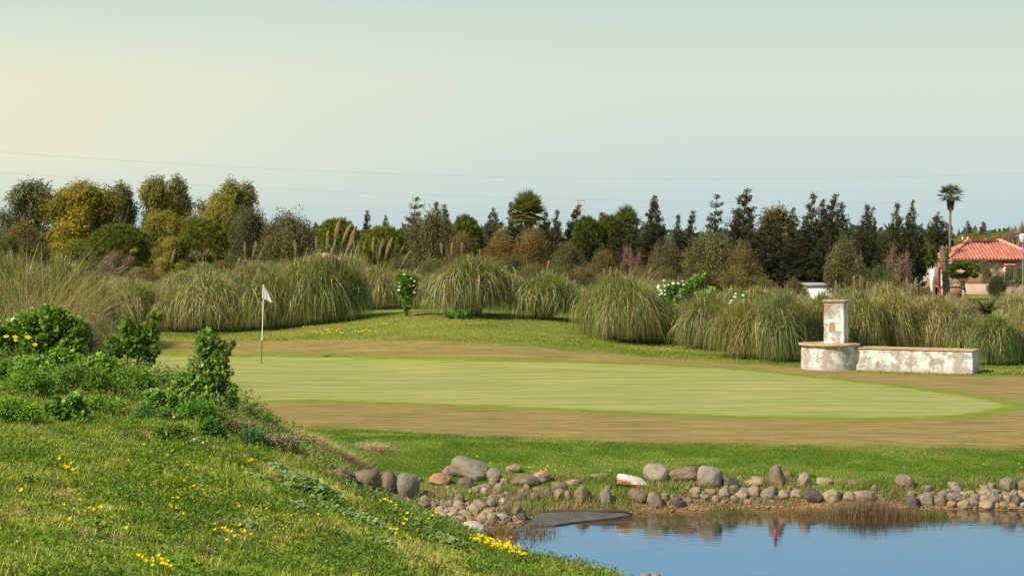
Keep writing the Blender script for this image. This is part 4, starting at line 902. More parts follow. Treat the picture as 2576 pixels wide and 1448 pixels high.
def bare(h, R, C, seed=0, nt=2600, trunk=(.45,.40,.36)):
    random.seed(seed); tg = Geo(); cg = Geo(); ends = limbs(tg, h, R*.8, 12, .028*h, trunk, top=.55, wig=.28, z0=.3)
    for e in ends:
        n = nt//12; az = rnd(n, 0, 6.28); P = np.array(e)[None]+dirs(n)*rnd(n, 0, .35)[:, None]*R*.45-np.array([0, 0, .05*h])
        cg.blades(P, az, rnd(n, .25, .62)*R*.75, np.abs(rng.normal(.5, .4, n)), rng.normal(0, .5, n), .03, vary(C, n, .3, .06), segs=3)
        m_ = n//2; u = dirs(m_); cg.leaves(np.array(e)[None]+u*R*.4*rng.random((m_, 1))**.5, dirs(m_), dirs(m_), .12, .04, vary(np.array(C)*1.05, m_, .35, .12))
    return cg, tg, R, h
def olive_tree(h, R, seed=0):
    random.seed(seed); tg = Geo(); cg = Geo(); ends = limbs(tg, h*.9, R*.8, 8, .025*h, (.34,.28,.23), top=.55, wig=.3, z0=.35)
    cs = [(tuple(e+Vector((0, 0, .1*h))), (R*.36, R*.36, R*.32)) for e in ends]
    blob_leaves(cg, cs, 620, (.11, .04), (.125,.13,.06), shell=.5); return cg, tg, R, h
def umbrella_pine(h, R, C, seed=0, cover=.5, LN=.34, trunk=(.30,.20,.14), nb=34):
    random.seed(seed); tg = Geo(); cg = Geo(); limbs(tg, h, R*.85, 12, .035*h, trunk, top=.62, wig=.1, z0=.45); cs = []
    for i in range(nb):
        az = i*2.399; q = math.sqrt((i+.5)/nb); cs.append((math.cos(az)*q*R*.86, math.sin(az)*q*R*.86, h*(1-cover*.5)+(math.sqrt(max(0, 1-q*q*.85))-.45)*h*cover*.72, R*random.uniform(.17, .26)))
        if i % 2: cs.append((math.cos(az)*q*R*.8, math.sin(az)*q*R*.8, h*(1-cover)+random.uniform(.0, .25)*h*cover, R*random.uniform(.16, .24)))
    for (x, y, z, r) in cs:
        nt_ = int(15+60*r); u = dirs(nt_); tc_ = np.array([x, y, z])[None]+u*np.array([r, r, r*.75])[None]*(rng.random((nt_, 1))**.4)
        k = 16; P = np.repeat(tc_, k, 0); T = np.repeat(u*.5+np.array([0, 0, .55]), k, 0)+dirs(nt_*k)*.75
        cg.leaves(P, T, np.repeat(u, k, 0)+dirs(nt_*k)*.8, LN*rnd(nt_*k, .6, 1.1), .04, np.repeat(vary(C, nt_, .35, .1), k, 0)*rng.uniform(.8, 1.2, (nt_*k, 1)))
    return cg, tg, R, h
def spire(h, R, C, seed=0, gap=.25, dens=1.0, bend=.1, irr=.3):
    """dark irregular conifer"""
    random.seed(seed); tg = Geo(); cg = Geo(); bx = random.uniform(-1, 1)*bend; sx = lambda t: Vector((bx*t**3*h*.22+.02*h*math.sin(t*7+seed), .02*h*math.sin(t*5), t*h))
    tg.tube([sx(i/10) if i else Vector((0, 0, -.3)) for i in range(11)], [.022*h*(1-i/10.5)+.01 for i in range(11)], (.14, .10, .075), 6)
    P = []; T = []; t = .06
    while t < .995:
        prof = (1-t)**.82*(1-.35*math.exp(-t*9))*1.06+.04
        for j in range(random.randint(5, 7)):
            az = random.uniform(0, 6.28); L_ = R*prof*random.uniform(1-irr*1.3, 1+irr)*1.05; o_ = sx(t); up = random.uniform(-.05, .45)
            m_ = max(3, int(L_/.085*dens*1.5)); s_ = rng.random(m_)**.75
            b_ = np.array(o_)[None]+np.stack([np.cos(az)*s_*L_, np.sin(az)*s_*L_, up*s_*L_+.22*L_*s_**2], -1)
            P.append(b_); d_ = np.array([math.cos(az), math.sin(az), .45])[None]+rng.normal(0, .55, (m_, 3)); T.append(d_)
        t += gap/h*random.uniform(.6, 1.3)
    P = np.concatenate(P); T = np.concatenate(T); P = np.repeat(P, 5, 0)+rng.normal(0, .07, (len(P)*5, 3)); T = np.repeat(T, 5, 0)+rng.normal(0, .35, (len(T)*5, 3)); n = len(P)
    cg.leaves(P, T, np.stack([P[:, 0], P[:, 1], .35+0*P[:, 0]], -1)/R*1.2+dirs(n)*.6, rnd(n, .14, .32)*(1.1-.45*P[:, 2]/h), rnd(n, .05, .09)*(1.1-.3*P[:, 2]/h), vary(C, n, .4, .12)); return cg, tg, R, h
def fan_palm(h, R, nf, trunk_r, skirt, C, seed=0, star=False):
    random.seed(seed); tg = Geo(); cg = Geo(); top = h-R*.95
    tg.tube([Vector((.03*i, 0, -.3+top*i/8)) for i in range(9)], [trunk_r*(1.15-.3*i/8) for i in range(9)], (.22, .16, .12), 9)
    c0 = Vector((.24, 0, top))
    for i in range(nf):
        az = i*2.399+random.gauss(0, .2); el_ = math.radians(random.uniform(78, -28) if i else 85); q = i/nf; el_ = math.asin(max(-.75, min(.99, 1-q*1.6)))+random.gauss(0, .12)
        d_ = Vector((math.cos(az)*math.cos(el_), math.sin(az)*math.cos(el_), math.sin(el_))); pl = R*.5; e = c0+d_*pl
        cg.tube([c0, c0+d_*pl*.5+Vector((0, 0, .02)), e], [.022, .016, .012], (.22, .22, .08), 4)
        side = d_.cross(Vector((0, 0, 1))); side.normalize(); nn_ = side.cross(d_); k = 20 if star else 26; th = np.linspace(-1.35, 1.35, k) if star else np.linspace(-2.0, 2.0, k)
        T = np.array(d_)[None]*np.cos(th)[:, None]+np.array(side)[None]*np.sin(th)[:, None]+np.array(nn_)[None]*.12
        T[:, 2] -= .10+.25*np.abs(np.sin(th)); L_ = R*.62*(1-.22*np.abs(th)/2)*rng.uniform(.8, 1.1, k)
        cg.leaves(np.repeat(np.array(e)[None], k, 0), T, np.repeat(np.array(nn_)[None], k, 0)+rng.normal(0, .25, (k, 3)), L_, .06*R, vary(C, 1, .25, .1)*rng.uniform(.8, 1.2, (k, 1)))
    if skirt:
        n = 900; az = rnd(n, 0, 6.28); z_ = rng.random(n); P = np.stack([.24+np.cos(az)*trunk_r, np.sin(az)*trunk_r, top-.0-skirt*z_*.9], -1)
        T = np.stack([np.cos(az)*.5, np.sin(az)*.5, -1+0*az], -1); sk = Geo()
        sk.leaves(P, T, dirs(n), skirt*rnd(n, .22, .42)*(1-.6*z_), .07, vary((.19, .14, .09), n, .35, .06)); tg.merge(sk)
    return cg, tg, R, h
PR = {}
def proto(key, fn):
    cg, tg, R, h = fn; PR[key] = (cg.mesh('crown', M_NEEDLE if key[0] in 'sp' else M_LEAF), tg.mesh('trunk', M_BARK, True), R, h)
W1 = (.175,.172,.062)
proto('g0', gum(8, 2.0, 26, W1, seed=1)); proto('g1', gum(8, 1.9, 22, W1, seed=2, dens=260)); proto('g2', gum(8, 2.3, 34, W1, seed=3, dens=480, low=.12, droop=1.3, LW=(.24,.06)))
proto('g3', gum(8, 1.3, 13, W1, seed=4, dens=300))
for i in range(4): proto(f'b{i}', bush(3.2, 1.9, 14+3*i, (.150,.142,.058), seed=10+i, dens=620))
for i in range(2): proto(f'x{i}', bare(3.4, 1.6, (.27,.19,.145), seed=20+i))
proto('p0', umbrella_pine(4.6, 2.6, (.135,.165,.022), seed=30, cover=.55)); proto('p1', umbrella_pine(4.6, 2.2, (.135,.165,.022), seed=31, cover=.75)); proto('p2', umbrella_pine(3.0, 1.2, (.11,.155,.022), seed=32, cover=.36, LN=.24, nb=15))
proto('o0', olive_tree(3.4, 1.2, seed=70)); proto('o1', olive_tree(3.4, 1.2, seed=71))
for i in range(6): proto(f's{i}', spire(7.5, 1.45, (.074,.074,.032), seed=40+i, bend=[.2, .9, .5, 1.1, .3, .7][i], irr=[.3, .45, .35, .5, .3, .4][i]))
proto('s6', spire(7.5, 1.5, (.080,.088,.045), seed=50, gap=.5, dens=1.1, irr=.22))       # open tiered
proto('f0', fan_palm(6.0, 1.15, 70, .27, .5, (.15,.17,.05), seed=60)); proto('f1', fan_palm(9.0, .95, 26, .085, 1.3, (.14,.155,.055), seed=61, star=True))
def tree(key, px, ptop, hw, d, label, cat='tree', tint=(1,1,1), group=None, name=None, rz=None, wide=1, trunk_tint=(1,1,1), zb=None):
    cr, tr_, R, h = PR[key]; x = (px-CX)/F*d; z = HZ(x, d) if zb is None else zb; Ht = HC-(ptop-HY)/F*d-z
    nm = name or {'g': 'eucalyptus_tree', 'b': 'olive_bush', 'x': 'bare_bush', 'p': 'umbrella_pine', 's': 'cypress_tree', 'f': 'fan_palm', 'o': 'olive_tree'}[key[0]]
    t = thing(nm, (x, d, z-.05), label, cat, group); t.rotation_euler.z = random.uniform(0, 6.28) if rz is None else rz
    sx = hw*{'s': 1.5, 'g': 1.36, 'b': 1.08}.get(key[0], 1)*d/F/R; t.scale = (sx*wide, sx*wide, Ht/h)
    c = link('crown', cr, t); c.color = (*tint, 1); k = link('trunk', tr_, t); k.color = (*trunk_tint, 1); return t
GA = (.95,1.0,1.05); GO = (1.42,1.18,.33); GM = (1.25,1.2,.62); GP = (1.15,1.1,.85)
TL_ = [
 ('g3',8,520,32,118,'thin grey green gum tree cut by the left edge of the picture','tree',GA),
 ('g0',88,447,62,122,'tall airy grey green eucalyptus, leftmost of the high trees','tree',GA),
 ('g1',165,466,42,124,'sparse eucalyptus just behind the left side of the golden tree','tree',GP),
 ('g2',212,458,92,112,'big rounded golden green weeping tree among grey eucalyptus','tree',GO),
 ('g1',306,450,38,120,'slender eucalyptus with sky gaps right of the golden weeping tree','tree',GA),
 ('g0',400,437,44,120,'tall eucalyptus with a round left crown, beside the gap in the trees','tree',GM),
 ('g1',446,434,42,122,'tallest eucalyptus with an uneven top, right one of the tall pair','tree',GP),
 ('g2',408,530,62,108,'lower golden green weeping tree in front of the tall eucalyptus pair','tree',(1.5,1.3,.5)),
 ('g3',500,494,34,118,'small pale eucalyptus between the tall pair and the right eucalyptus','tree',GP),
 ('g0',582,447,54,118,'eucalyptus with yellowish lower crown, rightmost of the high trees','tree',GM),
 ('g3',620,447,26,119,'narrow eucalyptus spire on the right side of the rightmost high tree','tree',GP),
 ('g2',560,490,46,112,'yellow green dense tree below the rightmost eucalyptus','tree',(1.55,1.35,.5)),
 ('b1',60,560,66,100,'brownish round bush below the leftmost tall eucalyptus','bush',(1.15,.95,.75)),
 ('b0',15,585,40,95,'dark bush at the left edge below the thin gum tree','bush',(.75,.9,.5)),
 ('g2',200,600,50,100,'green tree base thicket below the golden weeping tree','bush',(1.0,1.15,.4)),
 ('p0',300,568,82,98,'wide umbrella pine behind the bare brown shrub on the left','pine tree',(1,1,1)),
 ('x0',290,610,58,90,'bare brown shrub with a pale forked trunk in front of the left pine','bush',(1,1,1)),
 ('p1',510,550,68,92,'bright green umbrella pine on a thin pale trunk left of the flag','pine tree',(1.15,1.1,1)),
 ('g2',430,600,40,92,'yellowish leafy tree between the two left umbrella pines','tree',(1.5,1.25,.6)),
 ('b2',628,522,56,96,'grey olive bush between the bright pine and the tall olive','bush',(.9,.95,.9)),
 ('b3',722,528,74,92,'large dome shaped olive tree left of the open sky gap','olive tree',(1.0,.93,.85)),
 ('p0',848,555,60,128,'rounded yellow green pine just right of the open sky gap','pine tree',(1.2,1.1,.9)),
 ('p0',962,574,68,105,'low wide umbrella pine behind the row of plumes','pine tree',(1.25,1.15,.9)),
 ('s1',925,527,17,140,'small conifer tip standing between the two central pines','conifer',(1,1,1)),
 ('s2',972,542,16,138,'small leaning conifer tip above the low umbrella pine','conifer',(1,1,1)),
 ('s6',1044,494,36,120,'open tiered conifer with upswept branches against the sky, left of the palms','conifer',(1.1,1.1,1.1)),
 ('s0',1096,508,20,125,'thin conifer tip first behind the central olive tree','conifer',(1,1,1)),
 ('s1',1121,512,20,125,'thin conifer tip second behind the central olive tree','conifer',(1,1,1)),
 ('b3',1090,522,68,88,'large grey olive tree in the centre with pale trunks','olive tree',(.95,.88,.8)),
 ('b0',1160,580,40,86,'brownish bush on the right side of the central olive tree','bush',(1.2,.95,.8)),
 ('p1',1172,542,52,110,'dark umbrella pine right of the central olive tree','pine tree',(.9,.9,.9)),
 ('s2',1232,534,20,125,'short conifer in front of the sky left of the bushy palm','conifer',(1,1,1)),
 ('s3',1262,522,20,124,'conifer between the short conifer and the bushy palm','conifer',(1,1,1)),
 ('s4',1290,504,26,122,'conifer touching the left side of the bushy palm','conifer',(1,1,1)),
 ('f0',1335,477,50,115,'bushy fan palm with a thick golden green head in the middle of the treeline','palm tree',(1.25,1.2,.9)),
 ('s4',1370,528,26,112,'dark conifer right under the bushy palm','conifer',(.9,.9,.9)),
 ('s0',1398,528,26,118,'conifer between the bushy palm and the lattice mast','conifer',(1,1,1)),
 ('s1',1442,512,28,116,'conifer with a blunt tip just left of the lattice mast','conifer',(1,1,1)),
 ('p1',1478,545,48,114,'dark green pine under the lattice mast','pine tree',(.7,.75,.7)),
 ('p1',1535,542,52,115,'dark green pine between the mast and the half hidden palm','pine tree',(.75,.8,.7)),
 ('s2',1515,535,30,118,'conifer tip right of the lattice mast','conifer',(1,1,1)),
 ('f0',1584,514,40,120,'fan palm whose head alone shows behind the dark conifers','palm tree',(1.2,1.25,1.0)),
 ('s4',1560,550,36,108,'wide dark conifer in front of the half hidden palm','conifer',(.9,.9,.9)),
 ('s0',1600,548,36,108,'second wide dark conifer in front of the half hidden palm','conifer',(.9,.9,.9)),
 ('s3',1628,492,28,112,'tall conifer with a crooked tip bending left','conifer',(1,1,1)),
 ('s5',1652,508,28,112,'tall conifer close right of the crooked tip','conifer',(1,1,1)),
 ('s2',1645,560,44,104,'broad dark conifer at the foot of the crooked pair','conifer',(.8,.8,.8)),
 ('s0',1710,540,22,120,'short pointed conifer left of the dip in the treeline','conifer',(1,1,1)),
 ('s1',1740,527,22,120,'thin pointed conifer at the dip in the treeline','conifer',(1,1,1)),
 ('s6',1803,487,34,112,'open tiered conifer right of the dip in the treeline','conifer',(.85,.85,.85)),
 ('s3',1838,520,22,114,'ragged conifer between the tiered conifer and the highest conifer','conifer',(.9,.9,.9)),
 ('s1',1865,472,38,110,'highest conifer of the treeline with a long thin tip','conifer',(.95,.95,.95)),
 ('s0',1892,535,30,108,'conifer leaning on the highest conifer','conifer',(.85,.85,.85)),
 ('s2',1930,545,38,104,'dark conifer left of the brownish leafy top','conifer',(.85,.85,.85)),
 ('g0',1965,513,52,112,'brownish green leafy tree top between the dark conifers','tree',(1.0,.9,.6)),
 ('s5',2005,522,28,108,'dark conifer right of the brownish leafy top','conifer',(.85,.85,.85)),
 ('s0',2044,487,32,108,'first tall conifer of the right group','conifer',(.95,.95,.95)),
 ('s2',2066,502,28,108,'second tall conifer of the right group','conifer',(.9,.9,.9)),
 ('s1',2090,484,30,110,'tallest narrow conifer of the right group','conifer',(.95,.95,.95)),
 ('s4',2122,504,32,108,'blunt topped conifer of the right group','conifer',(.9,.9,.9)),
 ('s3',2148,520,28,106,'bushy conifer of the right group','conifer',(.85,.85,.85)),
 ('s0',2176,515,32,110,'last tall conifer of the right group before the low dip','conifer',(.95,.95,.95)),
 ('s2',2201,547,16,112,'small conifer tip in the low dip','conifer',(.9,.9,.9)),
 ('s4',1905,575,42,100,'broad dark conifer reaching the ground under the highest conifer','conifer',(.75,.8,.75)),
 ('s0',1965,570,46,100,'broad dark conifer below the brownish leafy top','conifer',(.75,.8,.75)),
 ('s2',2030,572,44,100,'broad dark conifer at the foot of the right group','conifer',(.75,.8,.75)),
 ('s5',2085,575,44,99,'broad dark conifer behind the olive with a pale trunk','conifer',(.7,.75,.7)),
 ('s4',2160,580,44,101,'broad dark conifer right of the olive with a pale trunk','conifer',(.75,.8,.75)),
 ('s0',2252,511,32,116,'regular pyramid conifer standing apart right of the dip','conifer',(1.05,1.05,1.05)),
 ('s2',2283,535,22,116,'conifer between the pyramid conifer and the narrow column','conifer',(.95,.95,.95)),
 ('s5',2303,503,22,118,'narrow column conifer left of the tall palm','conifer',(1,1,1)),
 ('s3',2328,532,18,150,'small conifer right of the narrow column','conifer',(.95,.95,.95)),
 ('s4',2352,540,40,160,'wide dark bushy conifer left of the tall palm trunk','conifer',(.85,.85,.85)),
 ('s2',2385,580,22,162,'dark conifer wrapping the foot of the tall palm','conifer',(.8,.8,.8)),
 ('f1',2388,461,38,152,'tall thin fan palm with a brown skirt of dead fronds','palm tree',(.9,.95,.9)),
 ('s1',2437,554,14,190,'small conifer left of the house ridge','conifer',(1.2,1.2,1.2)),
 ('s0',2474,558,18,190,'small conifer above the house ridge','conifer',(1.2,1.2,1.2)),
 ('b2',1430,612,50,86,'round olive bush in front of the dark conifers, right of the centre','bush',(.95,.95,.85)),
 ('b1',1512,628,42,85,'low brownish bush right of the round olive bush','bush',(1.15,1.0,.75)),
 ('x1',1592,600,36,86,'bare pinkish brown tree with a pale crooked trunk','bare tree',(1.15,1.0,1.0)),
 ('b2',1672,608,50,85,'round olive bush between the bare pinkish tree and the wide olive','bush',(.95,.95,.85)),
 ('b3',1790,578,78,84,'wide grey green olive tree at the foot of the highest conifer','olive tree',(1.05,1.05,.95)),
 ('b1',1868,612,46,83,'brownish right shoulder bush of the wide olive','bush',(1.2,.95,.8)),
 ('b1',1262,580,54,90,'brown twiggy bush left below the bushy palm','bush',(1.5,1.05,.75)),
 ('b0',1338,572,50,89,'brown twiggy bush right below the bushy palm','bush',(1.5,1.05,.8)),
 ('b2',1285,642,48,84,'low olive bush under the two brown bushes','bush',(.9,.95,.8)),
 ('b3',2124,588,48,82,'olive tree with a narrow foot and pale trunk left of the bare tree','olive tree',(.95,.95,.8)),
 ('x0',2258,585,42,88,'bare brown tree with a white curved trunk left of the house','bare tree',(1.1,1.0,.95)),
 ('p2',2320,615,38,134,'small green pine between the bare tree and the palm stump','pine tree',(1,1,1)),
 ('p2',2425,660,46,138,'small round pine on two thin trunks in front of the house','pine tree',(1,1.0,1)),
 ('o0',2490,636,34,134,'loose grey olive tree in front of the house window','olive tree',(1.1,1.1,1.0)),
 ('b1',2508,690,26,130,'dark narrow shrub below the house window','bush',(.5,.6,.5)),
 ('o1',2548,642,32,134,'loose olive tree in front of the right part of the house','olive tree',(1.1,1.1,1.0)),
 ('p2',2592,672,36,125,'small pine cut by the right edge of the picture','pine tree',(1.1,1.1,1)),
 ('b2',2225,585,45,118,'dark bush closing the gap right of the right conifer group','bush',(.55,.6,.55)),
 ('b3',2210,660,44,86,'dark green bush behind the white shed','bush',(.6,.9,.5)),
 ('s4',1930,590,40,97,'squat dark conifer between the broad conifers near the shed','conifer',(.7,.75,.7)),
 ('s2',1995,600,40,96,'squat dark conifer left above the white shed','conifer',(.7,.75,.7)),
 ('s0',2075,600,40,97,'squat dark conifer right above the white shed','conifer',(.7,.75,.7)),
 ('s5',1575,575,44,100,'squat dark conifer behind the bare pinkish tree','conifer',(.8,.8,.75)),
 ('s4',1480,575,44,100,'squat dark conifer behind the round olive bush','conifer',(.8,.8,.75)),
 ('s0',1400,570,44,101,'squat dark conifer right of the brown twiggy bushes','conifer',(.8,.8,.75)),
 ('s2',1705,580,44,102,'squat dark conifer behind the second round olive bush','conifer',(.8,.8,.75)),
 ('s5',2290,585,44,160,'squat dark conifer behind the bare white trunked tree','conifer',(.8,.8,.75)),
 ('s4',2350,610,40,158,'squat dark conifer behind the palm stump','conifer',(.75,.8,.75)),
 ('g2',2445,588,55,175,'yellow flowering tree left of the house ridge','tree',(1.45,1.15,.35)),
 ('g2',2520,586,50,180,'yellow green tree behind the house ridge','tree',(1.3,1.15,.4)),
 ('g2',2590,600,45,175,'dark green tree behind the right end of the roof','tree',(.9,1.0,.6)),
]
for i, q in enumerate(TL_): tree(q[0], *q[1:5], q[5], q[6], q[7])
x_ = tree('x1', 2552, 540, 50, 170, 'leafless pale grey tree against the sky above the house roof', 'bare tree', (1.35,1.35,1.5))
# low scrub in front of the tree line
scr = [(240,690,40,88,'under the left pine'),(360,672,46,84,'right of the bare brown shrub'),(450,680,44,82,'below the yellowish leafy tree'),(560,650,50,82,'under the bright umbrella pine'),(640,650,46,82,'left of the big olive dome'),(735,650,50,82,'below the big olive dome'),
 (800,640,46,84,'at the open sky gap'),(880,640,44,86,'behind the tall plumes'),(1010,640,40,84,'under the low umbrella pine'),(1090,650,60,80,'under the central olive tree'),(1170,640,40,84,'right of the central olive tree'),(1230,660,44,80,'left of the centre clump'),
 (1340,660,46,79,'in the centre'),(1400,670,42,79,'below the round olive bush'),(1460,670,44,78,'left of the brownish bush'),(1535,672,44,78,'below the brownish bush'),(1610,668,40,78,'under the bare pinkish tree'),(1680,672,44,78,'below the second round olive bush'),
 (1755,665,44,77,'left under the wide olive'),(1850,665,50,77,'right under the wide olive'),(1920,690,44,77,'below the broad conifers'),(2000,700,40,77,'left of the white shed'),(2170,700,44,76,'right of the white shed'),(2240,688,54,77,'below the bare white trunked tree'),
 (2300,712,50,76,'left of the palm stump'),(2390,736,40,76,'in front of the low house wall'),(2450,752,44,76,'under the small pine of the house'),(2560,750,50,76,'at the far right'),(170,690,44,92,'behind the dry reeds'),(90,660,50,94,'behind the left edge reeds'),(20,650,46,94,'at the left edge')]
for i, (px, tp, hw, d, lb) in enumerate(scr):
    q = random.uniform(.85, 1.2); tree(f'b{i % 4}', px, tp, hw, d, 'low olive brown scrub bush '+lb, 'bush', (1.12*q, .98*q, .72*q), group='low scrub behind the pampas grass', name='scrub_bush')
# far woodland on the horizon
fgm = Geo(); n = 24000; d = rnd(n, 240, 420); x = rnd(n, -.34, .34)*d; P = np.stack([x, d, -1.3+rng.random(n)*(2.2+2.6*vnoise(x*.05, d*.03)+1.4*vnoise(x*.3, d*.1))], -1)
fgm.leaves(P, dirs(n)+np.array([0, 0, .4]), dirs(n), rnd(n, 1.2, 2.2), 1.1, vary((.10,.125,.075), n, .3, .1)); tag(link('distant_woodland', fgm.mesh('distant_woodland', M_LEAF)), 'low distant belt of woodland along the horizon', 'woodland', kind='stuff')

# ---------------------------------------------------------------- power lines and lattice mast
M_WIRE = plain('wire', (.42, .43, .44), .5)
def wire(pts, d, label, r=.009):
    g = Geo(); P = [at(px, py, d) for px, py in pts]; Pn = np.array(P); xs = np.linspace(Pn[0, 0], Pn[-1, 0], 60)
    cz = np.polyfit(Pn[:, 0], Pn[:, 2], 2); g.tube([(x, d, float(np.polyval(cz, x))) for x in xs], [r]*60, (1, 1, 1), 4)
    tag(link('power_line', g.mesh('power_line', M_WIRE)), label, 'power line', 'power lines across the sky')
wire([(-200,366),(0,382),(300,403),(900,436),(1500,450),(2000,447),(2800,428)], 170, 'topmost power line sagging across the whole sky')
wire([(-200,417),(0,436),(380,458),(640,475),(1200,497),(1700,504),(2200,506),(2800,504)], 175, 'second power line, running just above the conifer tips')
wire([(-200,472),(0,479),(350,505),(700,517),(1060,521),(1500,519),(2000,482),(2800,470)][:6], 215, 'upper of the two close low power lines on the left', .008)
wire([(-200,478),(0,487),(350,512),(700,526),(1060,532),(1440,533)], 215, 'lower of the two close low power lines on the left', .008)
wire([(1500,478),(2000,482),(2800,468)], 210, 'faint power line between the upper two on the right', .007)
mst = thing('lattice_mast', (at(1457,503,215)[0], 215, HZ(at(1457,503,215)[0], 215)), 'slim rust coloured power line mast with two crossarms beyond the conifers', 'power mast')
M_MAST = plain('mast_paint', (.50, .38, .32), .6); k = 215/F; zt = HC-(503-HY)*k-mst.location.z
g = Geo()
for sx_ in (-.12, .12):
    for sy_ in (-.12, .12): g.tube([(sx_*1.8, sy_*1.8, 0), (sx_, sy_, zt)], .035, (1, 1, 1), 4)
zz_ = 0; q = 1
while zz_ < zt-.4:
    for sy_ in (-.12, .12): g.tube([(-.13*q, sy_, zz_), (.13*q, sy_, zz_+.4)], .02, (1, 1, 1), 4)
    zz_ += .4; q = -q
link('tower_frame', g.mesh('tower_frame', M_MAST), mst)
for py in (505, 527):
    g = Geo(); z = HC-(py-HY)*k-mst.location.z; g.tube([(-.35, 0, z), (.62, 0, z+.03)], .05, (1, 1, 1), 4); g.tube([(.6, 0, z), (.6, 0, z-.45)], .035, (1, 1, 1), 4); link('crossarm', g.mesh('crossarm', M_MAST), mst)

# ---------------------------------------------------------------- house and outbuildings
HD = 150; hk = HD/F
def hx(px): return (px-CX)*hk
def hz(py): return HC-(py-HY)*hk
m, n, o = mat('roof_tiles'); tcn = n.node('ShaderNodeTexCoord').outputs['Object']; sx = n.node('ShaderNodeSeparateXYZ', None, Vector=tcn)
a1 = n.noise(tcn, 2.5, 4); a2 = n.node('ShaderNodeTexWhiteNoise', {'noise_dimensions': '2D'})
cb = n.node('ShaderNodeCombineXYZ', None, X=n.math('FLOOR', n.math('DIVIDE', sx.outputs[0], .26)), Y=n.math('FLOOR', n.math('DIVIDE', sx.outputs[2], .17))); n.l.new(cb.outputs[0], a2.inputs[0])
c = n.mix(a2.outputs[0], (.36, .115, .078, 1), (.46, .175, .12, 1)); c = n.mix(n.math('MULTIPLY', n.step(a1, .5, .7), .3), c, (.62, .30, .2, 1))
p = n.node('ShaderNodeBsdfPrincipled', None, Base_Color=c, Roughness=.8); n.l.new(p.outputs[0], o.inputs[0]); M_TILE = m
M_WALL = plain('salmon_render', (.56, .32, .20), .9, .8, .12, .1); M_PLINTH = plain('plinth_render', (.40, .29, .22), .9, 1.5, .2, .1); M_WW = plain('white_render', (.72, .68, .66), .9, 1, .1); M_PINK = plain('pink_render', (.58, .44, .40), .9, 1, .12)
M_RED = plain('red_paint_wall', (.45, .09, .05), .8); M_GLASS = plain('window_glass', (.02, .022, .025), .08, 1, .1, 0)
hb = HC-(748-HY)*hk; house = thing('house', (hx(2388), HD, hb), 'salmon coloured single storey house with a red tiled hip roof', 'house')
HX = lambda px: hx(px)-hx(2388)
HZ_ = lambda py: hz(py)-hb
def bxm(name, parent, x0, x1, y0, y1, z0, z1, m_, bev=.01):
    g = Geo(); g.box(((x0+x1)/2, (y0+y1)/2, (z0+z1)/2), (abs(x1-x0), y1-y0, z1-z0), (1, 1, 1)); return link(name, g.mesh(name, m_), parent)
xe0, xe1 = HX(2392), HX(2660); ze = HZ_(651)
bxm('wall', house, xe0+.25, xe1-.2, .3, 7, HZ_(714), ze, M_WALL); bxm('plinth', house, xe0+.24, xe1-.19, .27, 7.02, -.5, HZ_(714)-.002, M_PLINTH)
# hip roof with barrel tile rows
zr = HZ_(607); xr0, xr1 = HX(2462), HX(2545); yr = 3.6; y0_, y1_ = -.15, 7.35; xe0 -= .25; xe1 = HX(2612)+.3
bm = bmesh.new()
def rolled(a, b_, c, d, nseg):                         # slope a-b eave, d-c ridge, corrugated along the eave
    a, b_, c, d = map(Vector, (a, b_, c, d)); L_ = (b_-a).length; nrm = (b_-a).cross(d-a).normalized(); m_ = int(L_/.26)*4; prev = None
    for i in range(m_+1):
        t = i/m_; e = a.lerp(b_, t); x = t*L_; 
        dir_ = ((d-a)-(b_-a).normalized()*(d-a).dot((b_-a).normalized()))
        ld = (d-a).dot((b_-a).normalized()); rd = (b_-c).dot((b_-a).normalized())
        s_ = min(1, x/ld if ld > 1e-6 else 1, (L_-x)/rd if rd > 1e-6 else 1); off_ = nrm*.05*math.cos(i*math.pi/2)
        rows_ = []
        K = 14
        for j in range(K+1):
            q = s_*j/K; rows_.append(bm.verts.new(e+dir_*q+off_+nrm*(.03*(1-((q*30) % 1)) if 0 < j < K else 0)))
        if prev:
            for j in range(K):
                try: bm.faces.new((prev[j], rows_[j], rows_[j+1], prev[j+1]))
                except ValueError: pass
        prev = rows_
rolled((xe0, y0_, ze), (xe1, y0_, ze), (xr1, yr, zr), (xr0, yr, zr), 0)
rolled((xe0, y1_, ze), (xe0, y0_, ze), (xr0, yr, zr), (xr0, yr, zr), 0)
rolled((xe1, y0_, ze), (xe1, y1_, ze), (xr1, yr, zr), (xr1, yr, zr), 0)
rolled((xe1, y1_, ze), (xe0, y1_, ze), (xr0, yr, zr), (xr1, yr, zr), 0)
me = bpy.data.meshes.new('roof'); bm.to_mesh(me); bm.free(); me.materials.append(M_TILE); rf = link('roof', me, house)
g = Geo(); 
for a, b_ in (((xe0, y0_, ze+.03), (xr0, yr, zr+.06)), ((xe1, y0_, ze+.03), (xr1, yr, zr+.06)), ((xr0, yr, zr+.06), (xr1, yr, zr+.06))):
    a, b_ = Vector(a), Vector(b_); K = 22; g.tube([a.lerp(b_, i/K) for i in range(K+1)], [.13+.03*(i % 2) for i in range(K+1)], (1, 1, 1), 8)
link('ridge_tiles', g.mesh('ridge_tiles', plain('ridge_tile', (.62, .27, .18), .8, 3, .2), True), rf)
bxm('eave_board', house, xe0+.05, xe1-.05, y0_+.04, y0_+.42, ze-.14, ze-.03, plain('eave', (.20, .10, .07), .8))
wf = thing_w = bxm('window', house, HX(2527), HX(2552), .12, .296, HZ_(706), HZ_(671), M_WW)
bxm('pane', wf, HX(2529.5), HX(2538.5), .10, .118, HZ_(703), HZ_(674), M_GLASS); bxm('pane', wf, HX(2540.5), HX(2549.5), .10, .118, HZ_(703), HZ_(674), M_GLASS)
g = Geo()
